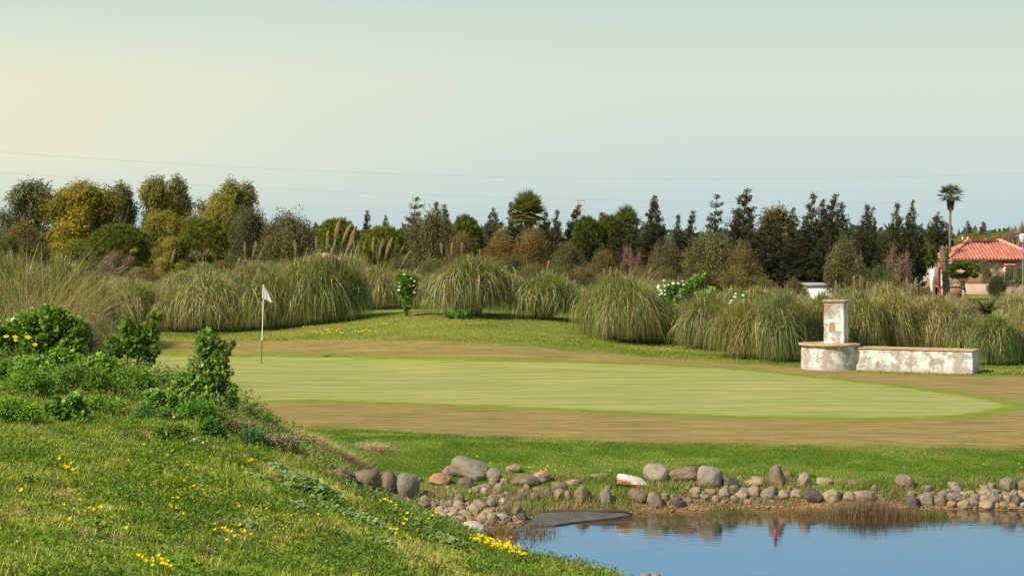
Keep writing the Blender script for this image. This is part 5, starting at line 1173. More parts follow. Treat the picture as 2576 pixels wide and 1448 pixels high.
for i in range(8): 
    x = HX(2525)+(HX(2554)-HX(2525))*(i+.5)/8
    g.tube([(x, -.28, HZ_(669)), (x, .25, HZ_(661))], .07, (1, 1, 1), 6)
link('window_awning', g.mesh('window_awning', M_TILE, True), house)
bxm('window_sill', wf, HX(2524), HX(2555), .0, .116, HZ_(708.5), HZ_(706.2), M_WW)
bxm('downpipe', house, xe0+.15, xe0+.28, y0_-.02, y0_+.03, ze-.06, ze+.02, M_WW)
def wallthing(name, px0, px1, pt, pb, d, thick, m_, label, rz=0, cap=None):
    k = d/F; x0, x1 = (px0-CX)*k, (px1-CX)*k; zb = min(HZ((x0+x1)/2, d), HC-(pb-HY)*k)-.2; zt = HC-(pt-HY)*k
    g = Geo(); g.box(((x1-x0)/2, thick/2, (zt-zb)/2), (x1-x0, thick, zt-zb), (1, 1, 1)); t = thing(name, (x0, d, zb), label, 'wall', rz=rz)
    link('wall_body', g.mesh('wall_body', m_), t)
    g = Geo(); g.box(((x1-x0)/2, thick/2, zt-zb+.045), (x1-x0+.1, thick+.1, .08), (1, 1, 1)); link('wall_cap', g.mesh('wall_cap', cap or m_), t); return t
wallthing('garden_wall', 2302, 2362, 668, 738, 142, .3, M_PINK, 'pinkish garden wall left of the red gate pillar')
wallthing('gate_pillar', 2362, 2366.5, 657, 735, 140, .5, M_RED, 'narrow red painted gate pillar between the pink and the white wall')
wallthing('garden_wall', 2367.5, 2396, 657, 712, 146, .3, M_WW, 'white garden wall behind the palm stump, joining the house')
wallthing('garden_wall', 2250, 2300, 700, 712, 120, .3, M_WW, 'low white wall end showing behind the bare white trunked tree')
wallthing('terrace_wall', 2345, 2420, 722, 742, 142, .5, plain('terrace', (.50, .24, .17), .9), 'low red brown terrace wall in front of the house')
wallthing('chimney_stack', 2343, 2353, 657, 700, 139, .6, M_WW, 'small white chimney block with a tiled cap behind the pink wall', cap=M_TILE)
# shed: white with a flat grey roof
k = 92/F; sx0 = (2030-CX)*k; t = thing('shed', (sx0, 92, HZ(sx0, 92)), 'low white shed with a flat grey roof between the pampas and the dark conifers', 'shed', rz=math.radians(4))
zt = HC-(719-HY)*k-t.location.z; W_ = 100*k
g = Geo(); g.box((W_/2, 1.2, zt/2), (W_, 2.4, zt), (1, 1, 1)); link('wall', g.mesh('wall', M_WW), t)
g = Geo(); g.box((W_/2, 1.2, zt+.055), (W_+.15, 2.55, .10), (1, 1, 1)); link('roof', g.mesh('roof', plain('roof_felt', (.30, .30, .31), .9)), t)
# small tiled hut roof behind the pampas
k = 84/F; ht = thing('tiled_hut', ((812-CX)*k, 84, HZ((812-CX)*k, 84)), 'small hut with an orange tiled roof half hidden behind the pampas plumes', 'hut')
zt = HC-(634-HY)*k-ht.location.z; zl = HC-(660-HY)*k-ht.location.z; hw_ = 58*k
bm = bmesh.new()
a1_ = [(-hw_, -1.2, zl), (hw_, -1.2, zl), (hw_, 1.2, zl), (-hw_, 1.2, zl)]; ap_ = (0.02, 0, zt)
for i in range(4):
    a, b_ = a1_[i], a1_[(i+1) % 4]; rolled(a, b_, ap_, ap_, 0)
me = bpy.data.meshes.new('roof'); bm.to_mesh(me); bm.free(); me.materials.append(plain('orange_tile', (.40, .22, .13), .9, 3, .35)); link('roof', me, ht)
g = Geo(); g.box((0, 0, zl/2), (hw_*1.7, 2.1, zl-.02), (1, 1, 1)); link('wall', g.mesh('wall', M_WALL), ht)
# palm stump
k = 136/F; x = (2375-CX)*k; t = thing('palm_stump', (x, 136, HZ(x, 136)), 'thick brown cut palm trunk with a flared top left of the house', 'palm stump'); zt = HC-(622-HY)*k-t.location.z
g = Geo(); g.tube([(.2, 0, -.2), (.15, 0, zt*.3), (.05, 0, zt*.55), (0, 0, zt*.75), (0, 0, zt*.93), (0, 0, zt)], [.20, .20, .21, .26, .32, .22], (.19, .125, .08), 12)
n = 700; az = rnd(n, 0, 6.28); zz_ = rng.random(n)*zt; rr = np.interp(zz_/zt, [0, .3, .75, 1], [.20, .20, .26, .29]); P = np.stack([rr*np.cos(az)+np.interp(zz_/zt, [0, .5, 1], [.2, .06, 0]), rr*np.sin(az), zz_], -1)
g.leaves(P, np.stack([np.cos(az)*.5, np.sin(az)*.5, 1+0*az], -1), np.stack([np.cos(az), np.sin(az), 0*az], -1), .2, .09, vary((.30, .20, .13), n, .4, .06)); link('trunk', g.mesh('trunk', M_BARK), t)
# street lamps
M_LAMP = plain('lamp_white', (.75, .73, .66), .4, 3, .05); M_POST = plain('lamp_post_grey', (.25, .26, .27), .5)
def lantern(px, py, d, pb, label, sc=1):
    k = d/F; x = (px-CX)*k; z = HC-(pb-HY)*k; t = thing('street_lamp', (x, d, z), label, 'street lamp'); zt = HC-(py-HY)*k-z
    g = Geo(); g.tube([(0, 0, 0), (0, 0, zt-.4*sc)], .035, (1, 1, 1), 6); link('post', g.mesh('post', M_POST), t)
    lathe([(.03, zt-.42*sc), (.13*sc, zt-.36*sc), (.2*sc, zt-.1*sc), (.2*sc, zt-.06*sc)], M_LAMP, 'lamp_glass', t, seg=10, amp=0); lathe([(.23*sc, zt-.06*sc), (.12*sc, zt+.03*sc), (.01, zt+.05*sc)], M_LAMP, 'lamp_cap', t, seg=10, amp=0)
lantern(2573, 590, 100, 735, 'white lantern street lamp at the right edge in front of the roof')
k = 158/F; x = (2428-CX)*k; t = thing('twin_lamp', (x, 158, hz(650)-1), 'thin mast with two small white lamps on a crossbar above the roof slope', 'twin lamp'); zt = HC-(598-HY)*k-t.location.z
g = Geo(); g.tube([(0, 0, 0), (0, 0, zt)], .03, (1, 1, 1), 6); link('post', g.mesh('post', M_POST), t)
g = Geo(); g.tube([(-.22, 0, zt-.22), (.22, 0, zt-.22)], .03, (1, 1, 1), 6); link('crossbar', g.mesh('crossbar', M_POST), t)
for s_ in (-.2, .2):
    g = Geo(); g.tube([(s_, 0, zt-.2), (s_*1.05, 0, zt-.12), (s_*1.05, 0, zt+.05), (s_, 0, zt+.08)], [.03, .07, .07, .03], (1, 1, 1), 8); link('lamp', g.mesh('lamp', M_LAMP, True), t)

# ---------------------------------------------------------------- leafy weeds, shrubs and flowers
def lobed_shrub(name, px, pb, ptop, hw, label, C, n, leaf, blobs, stem=(.30,.12,.07), cat='shrub', d=None, lobes=5, flowers=0, small=0, mats=None, zb=None, srad=1):
    """blobs: list of (u, v, r) in the shrub's own frame: u -1..1 across, v 0..1 up, r in units of the half width"""
    if d is None:
        h = hit(px, pb-2); d = h.y+.15
        if d > 32.5 and name != 'daisy_bush' and ptop > 740 and px < 640: d = 31.6
    x = (px-CX)/F*d; z = HZ(x, d) if zb is None else zb; R = hw*d/F; Hh = HC-(ptop-HY)/F*d-z
    t = thing(name, (x, d, z), label, cat); cg = Geo(); tot = sum(b_[2]**2 for b_ in blobs); C = tuple(v_*(1.45 if name == 'weed_clump' else 1.25 if name == 'castor_shrub' else 1) for v_ in C)
    sg_ = Geo()
    for u_, v_, r_ in blobs:
        m_ = int(n*r_*r_/tot); uu = dirs(m_); q = rng.random((m_, 1))**.4; c0 = np.array([u_*R, rng.uniform(-.25, .25)*R, v_*Hh]); P = c0[None]+uu*q*np.array([r_*R, r_*R*.9, r_*R])[None]
        P[:, 2] = np.maximum(P[:, 2], .02); T = uu*.7+dirs(m_)*.7; Nn = uu*.4+dirs(m_)*.55+np.array([-.25, -.2, .6])
        C_v = vary(C, m_, .3, .1); lt = rng.random(m_) < .15; C_v[lt] *= 1.5
        if small: cg.leaves(P, T, Nn, leaf*rnd(m_, .6, 1.5), leaf*.35, C_v)
        else: cg.lobed(P, T, Nn, leaf*rnd(m_, .55, 1.25), C_v, lobes)
        sg_.tube([(rng.uniform(-.06, .06)*R, 0, -.05), (c0[0]*.45, c0[1]*.4, c0[2]*.5), tuple(c0)], [.018*srad, .013*srad, .006*srad], stem, 5)
        for j in range(5):
            e = c0+dirs(1)[0]*r_*R*.8; sg_.tube([tuple(c0*.9), tuple(e)], [.007, .003], stem, 4)
    link('foliage', cg.mesh('foliage', M_LEAF), t); link('stems', sg_.mesh('stems', M_BARK), t); return t, R, Hh
def blob_set(n, seed, dome=True, r=(.22, .4)):
    q = random.Random(seed); return [((u := q.uniform(-.78, .78)), q.uniform(.15, .85)*(1-.45*u*u), q.uniform(*r)) for _ in range(n)]
MG = (.135,.24,.02); MD = (.105,.19,.018); MB = (.25,.33,.10)
lobed_shrub('mallow_shrub',130,905,764,118,'big bright green mallow shrub at the crest of the near hill, left',MG,6500,.05,blob_set(50,1,r=(.16,.34)),cat='shrub')
lobed_shrub('mallow_shrub',15,930,818,90,'green shrub with yellow daisies in front of it at the left edge',MD,2600,.045,blob_set(30,2,r=(.14,.3)))
lobed_shrub('mallow_shrub',322,925,790,84,'leaning leafy shrub with hanging leaves right of the big mallow',MD,1500,.05,[(.15,.62,.42),(.55,.75,.36),(.78,.95,.22),(-.3,.6,.36),(.62,.45,.25),(.85,.55,.18),(0,.85,.25),(-.6,.45,.25),(.35,.3,.2)])
lobed_shrub('castor_shrub',528,1046,832,76,'upright leafy shrub with a red stem standing on the hill in front of the green',(.12,.21,.03),2500,.041,
  [(-.1,.93,.30),(.15,.85,.36),(-.25,.78,.42),(.35,.72,.36),(.1,.64,.5),(-.35,.58,.46),(.55,.8,.2),(.75,.86,.14),(.15,.48,.42),(.5,.5,.26),(-.75,.42,.36),(-1.1,.38,.3),(-.5,.36,.36),(.5,.28,.3),(.62,.15,.3),(.3,.12,.3),(.75,.3,.2),(-.9,.22,.26),(0,.22,.34),(.2,.35,.36),(-.2,.14,.3)],stem=(.50,.12,.05), srad=.45)
g = Geo(); h = hit(545, 1038); o_ = link('red_stem', None) if False else None
# low rounded leafy masses between the shrubs
for i, (px, pb, tp, hw, lb, C, lf, sm) in enumerate([
   (70,1010,925,85,'low ferny green plant mass below the daisies at the left',(.11,.205,.018),.05,1),(190,1000,905,80,'low ferny green plant mass under the big mallow shrub',(.10,.185,.02),.05,1),
   (300,1005,925,75,'low ferny green plant mass left of the red stemmed shrub',(.115,.21,.018),.05,1),(40,1075,990,70,'grassy green weed mass at the left edge halfway down the hill',(.13,.24,.016),.05,1),
   (160,1075,985,70,'dark leafy weed mass in the middle of the left slope',(.095,.18,.022),.045,0),(470,1035,975,55,'low leafy weed mass at the foot of the red stemmed shrub, left',(.115,.215,.03),.045,0),
   (260,1060,1000,60,'fine green weed mass right of the dark leafy weeds',(.125,.22,.02),.045,1),(500,1070,1010,50,'feathery bright green plant in front of the red stemmed shrub',(.09,.20,.02),.06,1),
   (535,1115,1045,38,'dark green feathery plant below the red stemmed shrub',(.07,.15,.03),.05,1),(590,1110,1060,34,'wispy brownish green weed right of the dark feathery plant',(.14,.14,.06),.05,1),
   (380,1070,1015,55,'loose green weeds between the pale seed heads',(.09,.17,.035),.04,1),(250,985,880,60,'green leafy weeds filling the gap between the big mallow and the leaning shrub',(.13,.23,.02),.045,0),(345,1000,915,48,'green weeds sloping down to the green at the crest of the hill',(.13,.23,.02),.04,0),
   (60,985,895,90,'dense leafy weeds at the left edge below the big mallow',(.11,.20,.02),.045,0),(150,960,880,90,'dense leafy weeds directly under the big mallow',(.12,.22,.02),.045,0),(405,1050,975,50,'leafy weeds on the crest between the two leafy shrubs',(.13,.23,.025),.04,0),
   (225,880,805,34,'dry greyish twigs beside the right side of the big mallow',(.24,.20,.13),.04,1),(20,860,790,60,'green weeds behind the daisies at the left edge',(.11,.20,.02),.045,0),
   (110,870,790,60,'bushy green weeds behind the big mallow shrub',(.10,.18,.02),.05,1),
   (430,1120,1060,45,'yellow green grassy weed in the middle of the hill',(.15,.20,.03),.06,1),(690,1140,1095,60,'grey brown dried weeds on the shoulder of the hill',(.20,.18,.11),.04,1),(630,1130,1080,34,'small green weed under the straw patch',(.07,.17,.05),.04,1)]):
    lobed_shrub('weed_clump', px, pb, tp, hw, lb, C, 2600 if sm else 1300, lf, blob_set(26, 30+i, r=(.16,.34)), cat='weeds', small=sm, stem=(.16,.17,.06))
def rosette(px, pb, wpx, hpx, label, C=MB, n=260, leaf=.05, name='mallow_patch'):
    h = hit(px, pb); d = h.y; R = wpx/2*d/F; Rd = R*1.3; t = thing(name, h, label, 'weeds'); g = Geo(); hh = hpx*.45*d/F
    u = rng.normal(0, .42, (n, 2)); P = np.stack([u[:, 0]*R, u[:, 1]*Rd, 0*u[:, 0]], -1); P[:, 2] = H(P[:, 0]+h.x, P[:, 1]+h.y)-h.z+rnd(n, .02, hh)*np.exp(-(u**2).sum(1))
    T = dirs(n); T[:, 2] *= .3; g.lobed(P, T, dirs(n)*.45+np.array([-.15, -.25, .8]), leaf*rnd(n, .5, 1.25), vary(C, n, .3, .08), 5); link('foliage', g.mesh('foliage', M_LEAF), t); return t
for q in [(780,1235,190,70,'wide patch of grey green mallow leaves on the slope above the boulder row'),(850,1300,130,60,'grey green mallow patch in front of the boulder row'),(760,1285,90,40,'small mallow patch left of the wide patch'),(920,1325,120,60,'mallow patch with dark gaps below the near boulder row'),
   (965,1375,90,45,'small dark mallow patch at the bottom of the slope'),(1060,1330,110,50,'mallow patch under the yellow flowers left of the stone spill'),(1130,1370,130,45,'mallow patch beside the big white grey corner boulder'),(700,1185,90,40,'mallow patch right of the dried weeds'),
   (640,1210,70,35,'small mallow patch in the middle of the hill'),(400,1190,80,40,'dark green leafy patch on the middle slope'),(520,1210,80,40,'dark leafy patch with pale leaf tips'),(450,1425,120,50,'dark clover like patch at the bottom edge right of yellow flowers'),(230,1330,90,45,'dark leaf patch left on the lower slope'),(120,1370,70,30,'dandelion leaves at lower left'),(60,1210,60,30,'small leaf patch at the left edge'),(620,1330,80,40,'leaf patch among yellow flowers on the lower slope'),(300,1250,70,35,'leaf patch below the bare soil'),(820,1170,80,40,'grey green leaves at the left end of the boulder row')]:
    rosette(*q, n=int(60+q[2]*2.4), C=MB if q[0] > 600 else (.17,.28,.025))
# tall mixed weeds on the upper slope and down its shoulder
def weed_stems(name, label, npl, sel, hh, C, nl=16, leaf=(.02, .05)):
    x, y = sel(npl); k = sdf(HILL, x, y) > -.1; x, y = x[k], y[k]; m = len(x); z = H(x, y); g = Geo(); h_ = rnd(m, *hh)*rng.uniform(.5, 1.1, m); az = rnd(m, 0, 6.28); ln = rnd(m, 0, .35)
    g.blades(np.stack([x, y, z-.02], -1), az, h_, ln, .2, .006, vary((.17, .17, .06), m, .3), segs=2)
    t = rng.random((m, nl))**.8; cp = rng.integers(0, len(C), m); q = h_[:, None]*t
    P = np.stack([x[:, None]+np.cos(az)[:, None]*q*np.sin(ln)[:, None], y[:, None]+np.sin(az)[:, None]*q*np.sin(ln)[:, None], z[:, None]+q*np.cos(ln)[:, None]], -1).reshape(-1, 3); n_ = len(P)
    T = dirs(n_); T[:, 2] = T[:, 2]*.5+.25; cc = np.repeat(np.array(C)[cp], nl, 0)*rng.uniform(.6, 1.4, (n_, 1))*np.repeat(rng.uniform(.8, 1.2, (m, 1)), nl, 0)
    g.leaves(P, T, dirs(n_)*.7+np.array([-.3, -.3, .6]), rnd(n_, *leaf), rnd(n_, leaf[0]*.5, leaf[1]*.45), cc); return tag(link(name, g.mesh(name, M_LEAF)), label, 'weeds', kind='stuff')
WC = [(.12,.21,.02),(.18,.29,.03),(.09,.16,.025),(.26,.30,.05),(.22,.30,.09),(.30,.25,.11)]
def sel_line(pts, wd):
    W_ = [at(*p) for p in pts]
    def f(n):
        i = rng.integers(0, len(W_)-1, n); t = rng.random(n); A_ = np.array(W_); q = A_[i]*(1-t[:, None])+A_[i+1]*t[:, None]; return q[:, 0]+rng.normal(0, wd, n), q[:, 1]+rng.normal(0, wd*1.3, n)
    return f
weed_stems('tall_weeds', 'tall mixed weeds along the crest and shoulder of the near hill', 2600, sel_line([(0,1010,28.5),(200,1010,28.5),(380,1030,28),(480,1060,27.3),(570,1110,27.0),(660,1130,27.6),(740,1180,27.8),(800,1210,28)], .42), (.10, .34), WC)
weed_stems('crest_weeds', 'dense green weeds right behind the top of the near hill', 2200, sel_line([(-60,960,30.5),(150,960,30.5),(330,975,30),(430,1020,29),(520,1050,28.5)], .5), (.15, .45), WC[:3], 20, (.03, .06))
def sel_all(n):
    y = 14+14*rng.random(n); x = rng.uniform(-.28, .08, n)*y; k = fbm(x*.9+70, y*.7, 3)+rng.normal(0, .05, n) > .50; return x[k], y[k]
weed_stems('scattered_weeds', 'low leafy weeds scattered over the open grass of the near slope', 5200, sel_all, (.03, .13), WC, 12, (.015, .045))
weed_stems('bank_weeds', 'low bluish green weeds between the mallow patches above the boulder row', 1500, sel_line([(640,1190,26.5),(760,1240,26.6),(880,1310,25.8),(1000,1350,25.6),(1140,1380,25.3)], .38), (.05, .18), [(.20,.29,.08),(.16,.25,.06),(.24,.33,.07)], 14, (.02, .05))
# flowers
def flower_proto(C, r, cup=True):
    g = Geo(); a = np.arange(6)*math.pi/3
    for k in range(5):
        az = k*2*math.pi/5; T = np.array([[math.cos(az), math.sin(az), .75 if cup else .1]]); g.leaves([(0, 0, 0)], T, np.array([[-math.cos(az)*.7, -math.sin(az)*.7, 1.]]), r*1.25, r*1.0, np.array([C]))
    g.leaves(np.zeros((3, 3)), np.array([(.3, .1, 1), (-.3, .1, 1), (0, -.3, 1)], float), dirs(3), r*.4, r*.3, np.array([(.75, .42, .02)]*3)); return g.mesh('flower', M_PETAL)
FY = flower_proto((.86, .72, .01), .021); FO = flower_proto((.85, .55, .01), .022); FDz = flower_proto((.88, .85, .70), .03, False); FDy = flower_proto((.88, .70, .03), .036, False); FW = flower_proto((.75, .72, .78), .013, False)
def flowers(pts, label, fm=FY, hs=(.08, .14), cat='flowers', name='wildflower_clump', tilt=True, lift=0, sc=1, d=None):
    hs_ = []
    for px, py in pts:
        hh = rng.uniform(*hs)+lift; h = hit(px, py+3)
        if d is not None: dd = d; z = HC-(py-HY)/F*dd
        else:
            dd = (F*hh/(py-HY)/F if False else h.y); h2 = hit(px, py+hh*F/h.y); dd = h2.y; z = HC-(py-HY)/F*dd
        hs_.append((Vector(((px-CX)/F*dd, dd, z)), hh))
    b0 = hs_[0][0].copy(); b0.z = HZ(b0.x, b0.y); t = thing(name, b0, label, cat); g = Geo()
    for p_, hh in hs_:
        f = link('flower', fm, t); f.location = p_-b0; s_ = random.uniform(.8, 1.25)*sc; f.scale = (s_, s_, s_); f.rotation_euler = (random.uniform(.3, .9), random.uniform(-.4, .3), random.uniform(-.6, .6))
        q = p_-b0; g.tube([(q.x+random.uniform(-.02, .02), q.y, q.z-hh-.03), (q.x, q.y, q.z)], [.002, .0017], (.16, .26, .04), 4)
    link('stems', g.mesh('stems', M_LEAF), t); return t
def scat(cx, cy, rx, ry, n, sd=0):
    q = random.Random(sd); return [(cx+q.gauss(0, rx*.5), cy+q.gauss(0, ry*.5)) for _ in range(n)]
f8 = lambda *L: [(782+a*.25, 1131.6+b_*.25) for a, b_ in L]
f7 = lambda *L: [(a*.2693, 1058+b_*.2693) for a, b_ in L]
flowers(f8((1680,855),(1720,860),(1715,875),(1750,880),(1760,890),(1775,885),(1805,880),(1810,895),(1690,910),(1700,925),(1735,925),(1745,935),(1775,915),(1790,925),(1805,935),(1815,940),(1845,950),(1855,965),(1880,895),(1880,945),(1900,920),(1905,940),(1915,955),(1965,900),(2005,880),(1910,990),(1950,960),(1955,975),(1960,985),(1990,950),(2000,975),(2015,990),(2050,975),(2065,990),(2085,960),(2090,1005),(2095,1020),(2040,1000),(1935,975),(1870,975)), 'dense drift of bright yellow flowers at the near corner of the pond')
flowers([(782+(1650+t*440+random.gauss(0, 22))*.25, 1131.6+(868+t*150+random.gauss(0, 24))*.25) for t in [i/44 for i in range(45)]], 'second thick row of yellow flowers filling the drift at the pond corner', sc=1.1)
flowers(f8((2120,1050),(2140,1045),(2160,1048),(2150,1040),(2100,1030)), 'last few yellow flowers where the drift meets the water')
flowers(f8((735,490),(745,500),(768,510),(800,525),(695,515),(860,550),(860,570),(925,535),(840,605),(855,575)), 'yellow flowers in front of the near boulder row')
flowers(f8((970,640),(1020,640),(940,695),(965,705),(920,740),(940,745),(1112,705)), 'yellow flowers below the large grey near boulder')
flowers(f8((1140,625),(1187,625),(1245,625),(1280,630),(1290,628),(1220,660),(1185,690),(1190,665),(1238,695),(1240,710),(1225,740),(1265,635),(1150,640)), 'yellow flowers left of the stone spill')
flowers(f8((865,800),(858,835),(962,862),(790,790)), 'four yellow flowers among the mallow patches')
flowers(f8((485,475),(75,645),(250,212),(1475,822),(1600,415),(1600,890),(1645,890),(1605,855)), 'single yellow flowers scattered about the boulder row and spill')
flowers(f7((1290,1262),(1322,1272),(1352,1303),(1418,1287),(1418,1310),(1488,1265),(1502,1295),(1565,1312),(1522,1332),(1548,1345),(1590,1355),(1425,1350)), 'cluster of yellow flowers at the bottom edge of the hill')
flowers(f7((2003,968),(2010,1020),(2068,1003),(2105,1008),(2122,1030),(2150,1040),(2195,1080),(2235,970),(2280,1030),(2120,1115),(2345,1060)), 'yellow flowers in the middle of the lower slope')
flowers(f7((628,438),(640,432),(595,420),(658,398),(682,457),(548,352)), 'yellow flowers beside the bare soil of the left slope')
flowers(f7((840,818),(940,802),(740,742),(592,785),(880,830),(655,918),(198,640),(200,655)), 'yellow flowers strewn over the lower left slope')
flowers(f7((1615,722),(1658,725),(1592,785),(1598,800),(1640,820),(1700,868),(1798,888),(1178,1005)), 'yellow flowers in the middle of the slope')
flowers(f7((1340,228),(1412,298),(1560,325),(1195,370),(1612,282),(1830,442),(1718,560),(1808,615),(1650,385),(1748,420),(2328,378),(2352,365),(2228,802)), 'orange yellow flowers high on the slope', FO)
flowers([(x_*.25+1334, y_*.25+1150) for x_, y_ in [(100,135),(158,125),(175,88),(335,92),(372,152),(250,125),(805,138)]], 'yellow flowers on the lawn above the far boulders', hs=(.03,.06), sc=.8)
flowers(f8((1805,132),(1675,65),(2145,42),(2380,160),(2365,198),(2305,208),(2545,165),(1485,135),(1555,138),(2200,178)), 'pale yellow flowers on the lawn behind the biggest boulder', hs=(.03,.06), sc=.8)
flowers([(1932+x_*.25, 1150+y_*.25) for x_, y_ in [(2020,250),(2170,70),(2525,65),(2552,98),(1855,265),(2570,235)]], 'yellow flowers on the lawn near the right edge', hs=(.03,.06), sc=.8)
flowers([(598+a*.1786, 644+b_*.1786) for a, b_ in [(930,998),(970,992),(1015,995),(1045,998),(1045,1065),(1090,1065),(1115,1080),(1165,1075),(1200,1095),(1270,1040),(1290,1042),(1265,1085),(1300,1080),(1400,1055),(1430,1032),(1445,1070),(1470,1085)]], 'low pale yellow flowers on the mound below the tall plumes', hs=(.04,.07), sc=1.6)
flowers([(598+a*.1786, 644+b_*.1786) for a, b_ in [(1605,1075),(1645,1058),(1695,1062),(1745,1060),(1780,1052),(1805,1040),(1855,1055),(1935,1060),(2020,945),(2050,955),(2100,955),(2080,960)]], 'low pale yellow flowers on the mound right of the first group', hs=(.04,.07), sc=1.6)
flowers([(15.5,846),(38,847),(70,848),(40,855),(88,866),(112,912)], 'six large yellow daisies on the left leafy shrub', FDy, lift=.28, sc=1.15, d=30.2)
flowers([(20,803),(33,803),(34,819),(44,819)], 'four pale daisies above the left leafy shrub', FDz, lift=.3, sc=1.2, d=32)
flowers([(328,1064-0),(400,1135),(0,0)][:0] or [(352,1012),(358,1010),(420,1040),(432,1038),(437,1048),(385,1022)], 'small whitish seed heads on thin stalks above the weeds', FW, hs=(.12,.2), sc=1.2)
flowers([(480,1108),(488,1104),(494,1103),(500,1107),(521,1108),(510,1112)], 'tiny pale lilac flowers right of the brown weed stalks', FW, hs=(.08,.14))
flowers([(791,1224-0)][:0] or [(830-45+q*4.5, 1220-90+((q*37) % 22)) for q in range(12)], 'many tiny white flowers below the straw patch', FW, hs=(.05,.1))
# flowering bushes on the mound
def daisy_bush(px, pb, ptop, hw, label, C, nf, leaf=.09, n=2200, d=None, blobs=None, small=1):
    t, R, Hh = lobed_shrub('daisy_bush', px, pb, ptop, hw, label, C, n, leaf, blobs or blob_set(14, px, r=(.28, .42)), cat='bush', d=d, small=small, stem=(.22,.2,.06))
    for i in range(nf):
        u_ = rng.uniform(-.9, .9); v_ = 1-.35*rng.random()-.25*u_*u_; f = link('flower', FDz, t); f.location = (u_*R, -.75*R*math.sqrt(1-u_*u_)*rng.uniform(.6, 1.1), v_*Hh); s_ = rng.uniform(1.0, 1.6); f.scale = (s_, s_, s_); f.rotation_euler = (.8, -.2, 0)
    return t
daisy_bush(1022,778,684,30,'narrow upright green bush topped with white daisies between two pampas clumps',(.12,.21,.025),9,n=4200,d=61.2,blobs=[(-.4,.85,.5),(.4,.83,.5),(0,.75,.6),(-.3,.6,.55),(.35,.6,.55),(0,.45,.5),(.1,.28,.35),(0,.12,.22)])
daisy_bush(1690,760,692,42,'white flowered green bush left of the castor foliage on the mound',(.13,.22,.03),22,d=64,n=3000,leaf=.12)
daisy_bush(1860,790,722,32,'small bush with scattered white daisies right of the castor foliage',(.13,.22,.03),12,d=59,n=2600,leaf=.12)
lobed_shrub('castor_shrub',1745,770,680,56,'green castor foliage showing above the pampas on the mound',(.11,.20,.03),1300,.11,[(.15,.8,.3),(-.4,.65,.32),(.1,.55,.4),(.75,.6,.25),(-.1,.72,.3),(.5,.5,.3),(-.7,.5,.3),(.35,.9,.18)],d=64)
lobed_shrub('weed_clump',1150,806,780,36,'small green weed tuft at the foot of the wide round pampas',(.08,.17,.03),500,.05,blob_set(8,77),cat='weeds')
h = hit(985, 772)
g = Geo(); n = 900; P = np.stack([h.x+rng.normal(0, .45, n), h.y+.3+rng.normal(0, .3, n), 0*rng.random(n)], -1); P[:, 2] = H(P[:, 0], P[:, 1])+rnd(n, 0, .4)
g.blades(P, rnd(n, 0, 6.28), rnd(n, .25, .6), rnd(n, .3, 1.5), rnd(n, .3, 1.2), .018, vary((.25, .14, .09), n, .35, .06), segs=3); tag(link('dead_brush', g.mesh('dead_brush', M_BLADE)), 'reddish brown dead brush heap left of the narrow white flowered bush', 'dead brush', kind='stuff')
# small date palm tuft in front of the house
k = 66; t = thing('dwarf_palm', (at(2482,0,k)[0], k, HZ(at(2482,0,k)[0], k)), 'young dark feather palm above the pampas right of the trough', 'palm'); g = Geo(); zt = HC-(745-HY)/F*k-t.location.z
for i in range(26):
    az = i*2.4; ln = rng.uniform(.75, 1.0)*zt*.62; ln_ = rng.uniform(.15, .95); m_ = 46; s_ = np.linspace(.08, 1, m_); a = ln_*(.5+.9*s_); rr = s_*ln*np.sin(a); zz_ = zt*.42+s_*ln*np.cos(a)
    P = np.stack([rr*math.cos(az), rr*math.sin(az), zz_], -1); sd_ = np.array([-math.sin(az), math.cos(az), 0]); fw = np.array([math.cos(az), math.sin(az), .25]); sg__ = np.where(np.arange(m_) % 2, 1, -1)[:, None]
    g.leaves(P, fw[None]*.7+sd_[None]*sg__, dirs(m_)*.2+np.array([0, 0, 1.]), .26*(1-.6*s_), .03, vary((.075,.105,.03), m_, .3)); g.tube([tuple(P[j]) for j in range(0, m_, 9)], .01, (.2,.2,.06), 4)
link('fronds', g.mesh('fronds', M_LEAF), t); g = Geo(); g.tube([(0, 0, -.1), (0, 0, zt*.42)], [.12, .09], (.2, .14, .1), 7); link('trunk', g.mesh('trunk', M_BARK), t)

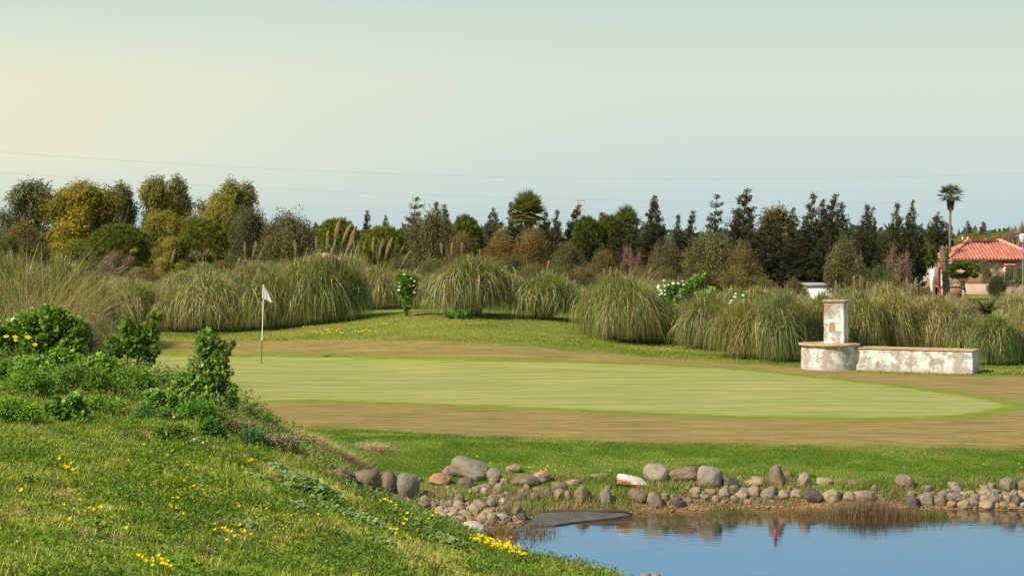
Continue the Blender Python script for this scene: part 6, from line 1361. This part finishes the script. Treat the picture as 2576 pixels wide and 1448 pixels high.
# dry reeds standing in the pond
def reeds(pts, label, L=(.1, .35), C=(.30,.20,.115), n=500, spread=(.6, .35), lean=.35, wd=.006):
    g = Geo(); px, py = pts; d = (HC-WZ)*F/(py-HY); x0 = (px-CX)/F*d; x = x0+rng.normal(0, spread[0], n); y = d+rng.normal(0, spread[1], n); z = np.maximum(H(x, y), WZ-.04)
    g.blades(np.stack([x, y, z], -1), rnd(n, 0, 6.28), rnd(n, *L)*np.exp(-((x-x0)/spread[0]/2.0)**2), np.abs(rng.normal(0, lean, n)), rng.normal(0, .8, n), wd, vary(C, n, .4, .08), segs=3)
    return tag(link('dry_reeds', g.mesh('dry_reeds', M_BLADE)), label, 'reeds', kind='stuff')
reeds((2185,1300), 'dense tangle of dry brown reeds standing in the water below the reddish brown boulder', n=5200, L=(.06,.40), spread=(.46,.15), lean=.55, C=(.25,.17,.10), wd=.005)
reeds((1900,1302), 'thin dark stems standing in the shallows in front of the far bank', n=110, L=(.10,.34), spread=(1.5,.14), C=(.13,.11,.05), lean=.14, wd=.004)
reeds((2330,1303), 'thin greenish reeds at the right end of the reed tangle', n=500, L=(.08,.28), spread=(.25,.1), C=(.16,.18,.05))
reeds((2040,1292), 'sparse brown reeds and roots below the pointed brown boulder', n=2200, L=(.05,.20), spread=(.45,.12), C=(.34,.19,.09), lean=.7)
reeds((1840,1296), 'thin green and straw reeds at the waterline below the tall light grey boulder', n=700, L=(.06,.26), spread=(.28,.10), C=(.18,.19,.06))
reeds((1640,1300), 'few upright reeds in the water below the smooth pale grey boulder', n=90, L=(.08,.3), spread=(.5,.12), C=(.12,.12,.04), lean=.15)
reeds((1340,1340), 'small brown weeds at the left corner of the water', n=900, L=(.05,.22), spread=(.22,.35), C=(.22,.15,.08), lean=.4)
reeds((1262,1345), 'brownish weeds in the gap beside the big white grey boulder', n=500, L=(.05,.2), spread=(.15,.25), C=(.26,.18,.09), lean=.4)
# rank grass among the far boulders
n = 60000; x = rng.uniform(-2.6, 9, n); y = rng.uniform(28.2, 31, n); dp = -sdf(POND, x, y); k = (dp > .04) & (dp < 1.7) & (fbm(x*1.1+3, y*1.1, 3) > .47-.17*sst(x, 3.5, 1.8)+.40*np.exp(-((x+.75)/1.0)**2)); x, y = x[k], y[k]; n = len(x)
q = fbm(x*2, y*2, 2)+rng.normal(0, .1, n); C = np.where((q > .52)[:, None], vary((.34,.27,.12), n, .3), vary((.15,.22,.035), n, .3))
make_grass('bank_grass', x, y, C, rnd(n, .04, .15)*(1+.6*sst(x, 3, .5)), rnd(n, .006, .011), .5, 'rank green and straw grass growing between the far bank boulders', 'grass', curl=1.4)
